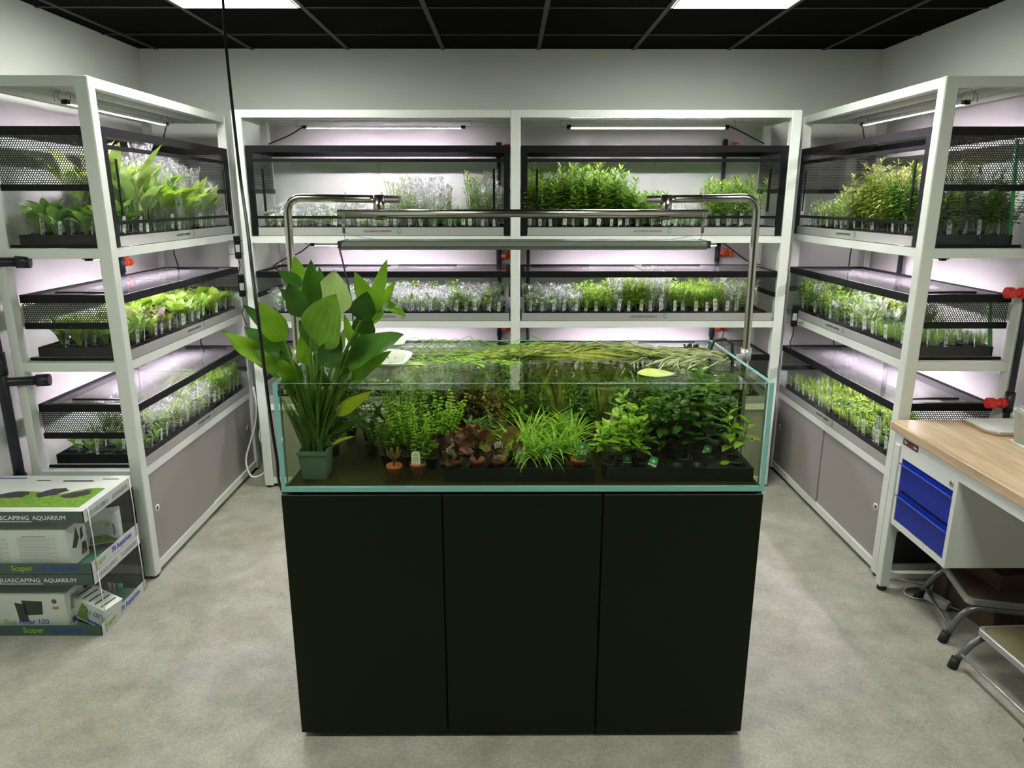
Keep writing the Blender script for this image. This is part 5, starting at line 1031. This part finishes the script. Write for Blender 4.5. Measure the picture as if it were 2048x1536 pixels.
def d4(t, L, d, h):
    f = -d / 2 - .0008; text('LED 74', .028, t, M['blueink'], (L * .22, f, h * .62), rot=(PI / 2, PI, 0)); b = MB(); b.slab([(-L * .3, f, h * .1), (L * .1, f, h * .05), (-L * .02, f, h * .8), (-L * .2, f, h * .9)], (0, .0006, 0)); b.build('plant_picture', M['moss'], t); MB().box(L * .05, f - .0004, h * .1, L * .4, f, h * .2).build('blue_bar', M['blueink'], t)
    c = MB()
    for k in range(5): c.box(-L * .45 + k * L * .19, -d * .4, h + .0002, -L * .45 + k * L * .19 + .008, d * .4, h + .0008)
    c.build('grey_print', M['card'], t)
pbox(-1.775, 2.705, .026, .16, .10, .095, -.25, (0, .30), 'lamp carton with upside-down LED print, tipped in the lower boxed aquarium', d4)
t = empty('supply_bottle', (-1.80, 2.875, .036), .5, 'white tube with green cap lying in the lower boxed aquarium', 'bottle'); MB().tube([(-.07, 0, .02), (.0, 0, .02)], .026, 16).build('bottle_body', M['cardlight'], t); MB().tube([(.0, 0, .02), (.02, 0, .02)], [.024, .017], 16).build('bottle_neck', M['white'], t); MB().cyl((.021, 0, .02), (.05, 0, .02), .016, .012, n=16).build('green_cap', M['greentag'], t)
t = empty('rolled_black_mat', (-1.765, 2.80, .008), .4, 'dark oval foam roll standing in the lower boxed aquarium', 'foam'); b = MB().lathe([(0, 0), (.028, 0), (.03, .06), (.027, .11), (0, .125)], 18); b.build('foam_roll', M['blackgrey'], t)
# ------------------------------------------------------------------ workbench
wb = empty('workbench', (0, 0, 0), 0, 'light grey steel workbench with oak top and two blue drawers', 'workbench')
BX0, BX1, BY0, BY1 = 1.700, 2.27, 1.25, 3.020
MB().rbox(BX0, BY0, .760, BX1, BY1, .801, .004).build('worktop', M['wood'], wb)
MB().box(BX0 + .012, BY0 + .03, .712, BX0 + .022, BY1 - .04, .759).build('apron', M['enamel'], wb)
MB().box(BX0 + .022, BY1 - .052, .712, BX1 - .01, BY1 - .042, .759).build('apron', M['enamel'], wb)
for (x, y) in ((BX0 + .008, BY1 - .090), (BX1 - .06, BY1 - .090), (BX0 + .008, BY0 + .04), (BX1 - .06, BY0 + .04)):
    lg = MB().rbox(x, y, .022, x + .045, y + .045, .7115, .003).build('leg', M['enamel'], wb); MB().lathe([(0, 0), (.021, 0), (.021, .010), (.014, .022), (0, .022)], 16, (x + .0225, y + .0225, 0)).build('foot', M['rubber'], lg)
MB().box(BX0 + .053, BY1 - .085, .298, BX1 - .06, BY1 - .050, .335).build('side_rail', M['enamel'], wb); MB().box(BX0 + .053, BY1 - .085, .06, BX1 - .06, BY1 - .055, .085).build('lower_rail', M['enamel'], wb)
sl = MB().box(BX0 + .0105, 2.80, .724, BX0 + .012, 2.915, .752).build('maker_plate', M['ink'], wb)
text('The', .017, sl, M['whiteink'], (BX0 + .010, 2.905, .738), (PI / 2, 0, -PI / 2), align='LEFT', sx=.8); text('Workplace', .018, sl, M['redink'], (BX0 + .010, 2.883, .738), (PI / 2, 0, -PI / 2), align='LEFT', sx=.62); text('Depot', .015, sl, M['whiteink'], (BX0 + .010, 2.832, .738), (PI / 2, 0, -PI / 2), align='LEFT', sx=.62)
UY0, UY1, UX = 2.520, 2.925, BX0 + .013
b = MB(); b.box(UX + .0205, UY0, .345, BX1 - .03, UY0 + .004, .7115); b.box(UX + .0205, UY1 - .004, .345, BX1 - .03, UY1, .7115); b.box(UX + .0205, UY0 + .004, .345, BX1 - .03, UY1 - .004, .349); b.box(BX1 - .034, UY0 + .004, .349, BX1 - .03, UY1 - .004, .7115)
b.box(UX, UY0 - .0, .345, UX + .02, UY0 + .022, .7115); b.box(UX, UY1 - .018, .345, UX + .02, UY1, .7115); b.box(UX, UY0 + .022, .345, UX + .02, UY1 - .018, .372); b.box(UX, UY0 + .022, .662, UX + .02, UY1 - .018, .7115)
b.build('drawer_housing', M['enamel'], wb)
lk = MB().cyl((UX - .004, UY0 + .036, .688), (UX + .001, UY0 + .036, .688), .011, n=18).build('lock', M['chrome'], wb); MB().box(UX - .0048, UY0 + .034, .684, UX - .004, UY0 + .038, .693).build('keyhole', M['ink'], lk)
for (z0, z1) in ((.376, .508), (.522, .655)):
    dr = MB().box(UX + .002, UY0 + .025, z0, UX + .012, UY1 - .021, z1).build('drawer', M['blue'], wb)
    h = MB().slab([(UX + .002, UY0 + .025, z1 - .030), (UX - .012, UY0 + .025, z1 - .018), (UX - .012, UY0 + .025, z1 - .012), (UX + .002, UY0 + .025, z1 - .020)], (0, UY1 - UY0 - .046, 0)); h.build('drawer_pull', M['bluel'], dr)
# things on the bench
t = empty('document_tray', (2.03, 2.90, .802), 0, 'flat wood-edged board with papers lying on the workbench', 'document tray')
MB().slab([(-.03, .095, 0), (-.035, -.07, 0), (.0, -.115, 0), (.20, -.13, 0), (.21, .095, 0)], (0, 0, .006)).build('board', pm('thin_wood_board', (.30, .20, .10), .5), t)
MB().slab([(-.015, .09, .0065), (-.018, -.06, .0065), (.012, -.10, .0065), (.19, -.115, .0065), (.20, .09, .0065)], (0, 0, .008)).build('paper_sheaf', M['cardw'], t)
b = MB()
for k in range(6): b.box(.03, -.08 + k * .025, .0147, .15 - .02 * (k % 3), -.078 + k * .025, .0152)
b.build('writing', M['greytag'], t)
o = MB().slab([(2.045, 2.745, .802), (2.02, 2.60, .802), (2.20, 2.56, .802), (2.22, 2.72, .802)], (0, 0, .002)).build('paper_sheet', M['cardw']); lab(o, 'pale sheet of paper under the plastic tub on the workbench', 'paper')
t = empty('plastic_tub', (2.092, 2.70, .8045), 0, 'clear plastic tub with dark printing standing on the workbench', 'tub'); MB().lathe([(0, 0), (.052, 0), (.064, .125), (.068, .125), (.068, .132), (.062, .132), (.050, .004), (0, .004)], 24).build('tub', glassm('cloudy_plastic', (.9, .92, .9), body=(.75, .78, .75), bodyfac=.4), t)
MB().lathe([(.06, .10), (.069, .128), (.073, .135), (.065, .145), (.03, .15), (0, .146)], 24).build('film_cover', M['bag'], t); tx = text('Qo', .04, t, M['greytag'], (-.028, -.0605, .05), (PI / 2 - .09, 0, -.4))
# ------------------------------------------------------------------ things under the bench
t = empty('brown_carton', (2.08, 2.74, 0), .15, 'brown cardboard carton under the workbench behind the step stool', 'carton'); MB().box(-.10, -.14, 0, .12, .20, .27).build('carton_body', M['brown'], t); MB().box(-.10, .02, .2702, .12, .04, .271).build('tape', M['greytag'], t)
t = empty('power_adapter', (1.905, 2.815, .0), .6, 'pale rectangular power adapter on the floor beside the tall step stool', 'adapter'); MB().rbox(-.022, -.05, .001, .022, .05, .034, .004, Matrix.Rotation(.15, 4, 'X') @ Matrix.Translation((0, 0, .006))).build('adapter_case', M['cardlight'], t); MB().tube([(0, -.05, .02), (.03, -.09, .006), (.09, -.11, .005), (.16, -.06, .005)], .003, 6).build('lead', M['wcable'], t)
cable('white_cable', [(1.80, 3.0, .03), (1.84, 2.97, .035), (1.90, 2.96, .02), (1.95, 2.98, .006)], .003, 'wcable', 'pale cable on the floor behind the workbench leg', 'cable'); cable('black_white_cable', [(1.90, 2.95, .006), (1.84, 2.94, .006), (1.81, 2.90, .006), (1.83, 2.86, .006), (1.89, 2.85, .006)], .004, 'wcable', 'looped pale cable on the floor under the blue drawers', 'cable')
# ------------------------------------------------------------------ step stools
def arc_pts(P, r=.05, n=6):
    P = [Vector(p) for p in P]; o = [P[0]]
    for i in range(1, len(P) - 1):
        a = (P[i - 1] - P[i]).normalized(); b = (P[i + 1] - P[i]).normalized(); q = min(r, (P[i - 1] - P[i]).length * .45, (P[i + 1] - P[i]).length * .45); A, B = P[i] + a * q, P[i] + b * q
        for k in range(n + 1): t = k / n; o.append(A * (1 - t) ** 2 + P[i] * 2 * t * (1 - t) + B * t * t)
    o.append(P[-1]); return o
def stool(x, y, rz, label, L, d, h, dark):
    "tread spans local y 0..L and x 0..d; feet splay outwards"
    t = empty('step_stool', (x, y, 0), rz, label, 'step stool'); b = MB(); n = 24
    def ro(sx, z, r=.03):
        o = []
        for (cx, cyy, a0) in ((d - r - sx, L - r - sx, 0), (r + sx, L - r - sx, PI / 2), (r + sx, r + sx, PI), (d - r - sx, r + sx, 1.5 * PI)):
            for k in range(6): a = a0 + k / 5 * PI / 2; o.append((cx + r * math.cos(a), cyy + r * math.sin(a), z))
        return o
    rings = [ro(0, h - .022), ro(0, h), ro(.004, h + .003), ro(.012, h + .003), ro(.014, h - .002)]
    for q in rings: b.v += q
    for k in range(4):
        for i in range(n): j = (i + 1) % n; b.f.append((k * n + i, k * n + j, k * n + n + j, k * n + n + i)); b.sm.append(False)
    b.f.append(tuple(range(n - 1, -1, -1))); b.sm.append(False); b.build('tread_rim', M['treadedge'], t)
    m = MB(); m.v += ro(.015, h - .0015); m.v += ro(.015, h + .001); m.f.append(tuple(n + k for k in range(n))); m.sm.append(False)
    for i in range(n): j = (i + 1) % n; m.f.append((i, j, n + j, n + i)); m.sm.append(False)
    m.build('tread_mat', M['brown'] if dark else M['mat'], t)
    for yy, s_ in ((.012, -1), (L - .012, 1)):
        y1 = yy + s_ * .012; P = arc_pts([(-.055, y1, .03), (.012, yy, h - .036), (d - .012, yy, h - .036), (d + .055, y1, .03)], .06)
        lg = MB().tube(P, .0135, 12).build('leg_frame', M['stoolgrey'], t)
        for xx, x2 in ((-.064, -.053), (d + .064, d + .053)): MB().cyl((xx, y1, 0), (x2, y1, .042), .0185, .0175, n=14).build('rubber_foot', M['rubber'], lg)
    for xx in (-.042, d + .042): MB().cyl((xx, .012 - .006, .062), (xx, L - .006, .062), .0065, n=10).build('brace', M['treadedge'] if not dark else M['stoolgrey'], t)
    return t
stool(1.795, 1.985, .05, 'grey step stool with olive worn tread and bright brace, out in front of the bench', .395, .26, .178, False)
stool(1.835, 2.53, -.24, 'grey tubular step stool with dark tread, half under the blue drawers', .335, .28, .20, True)
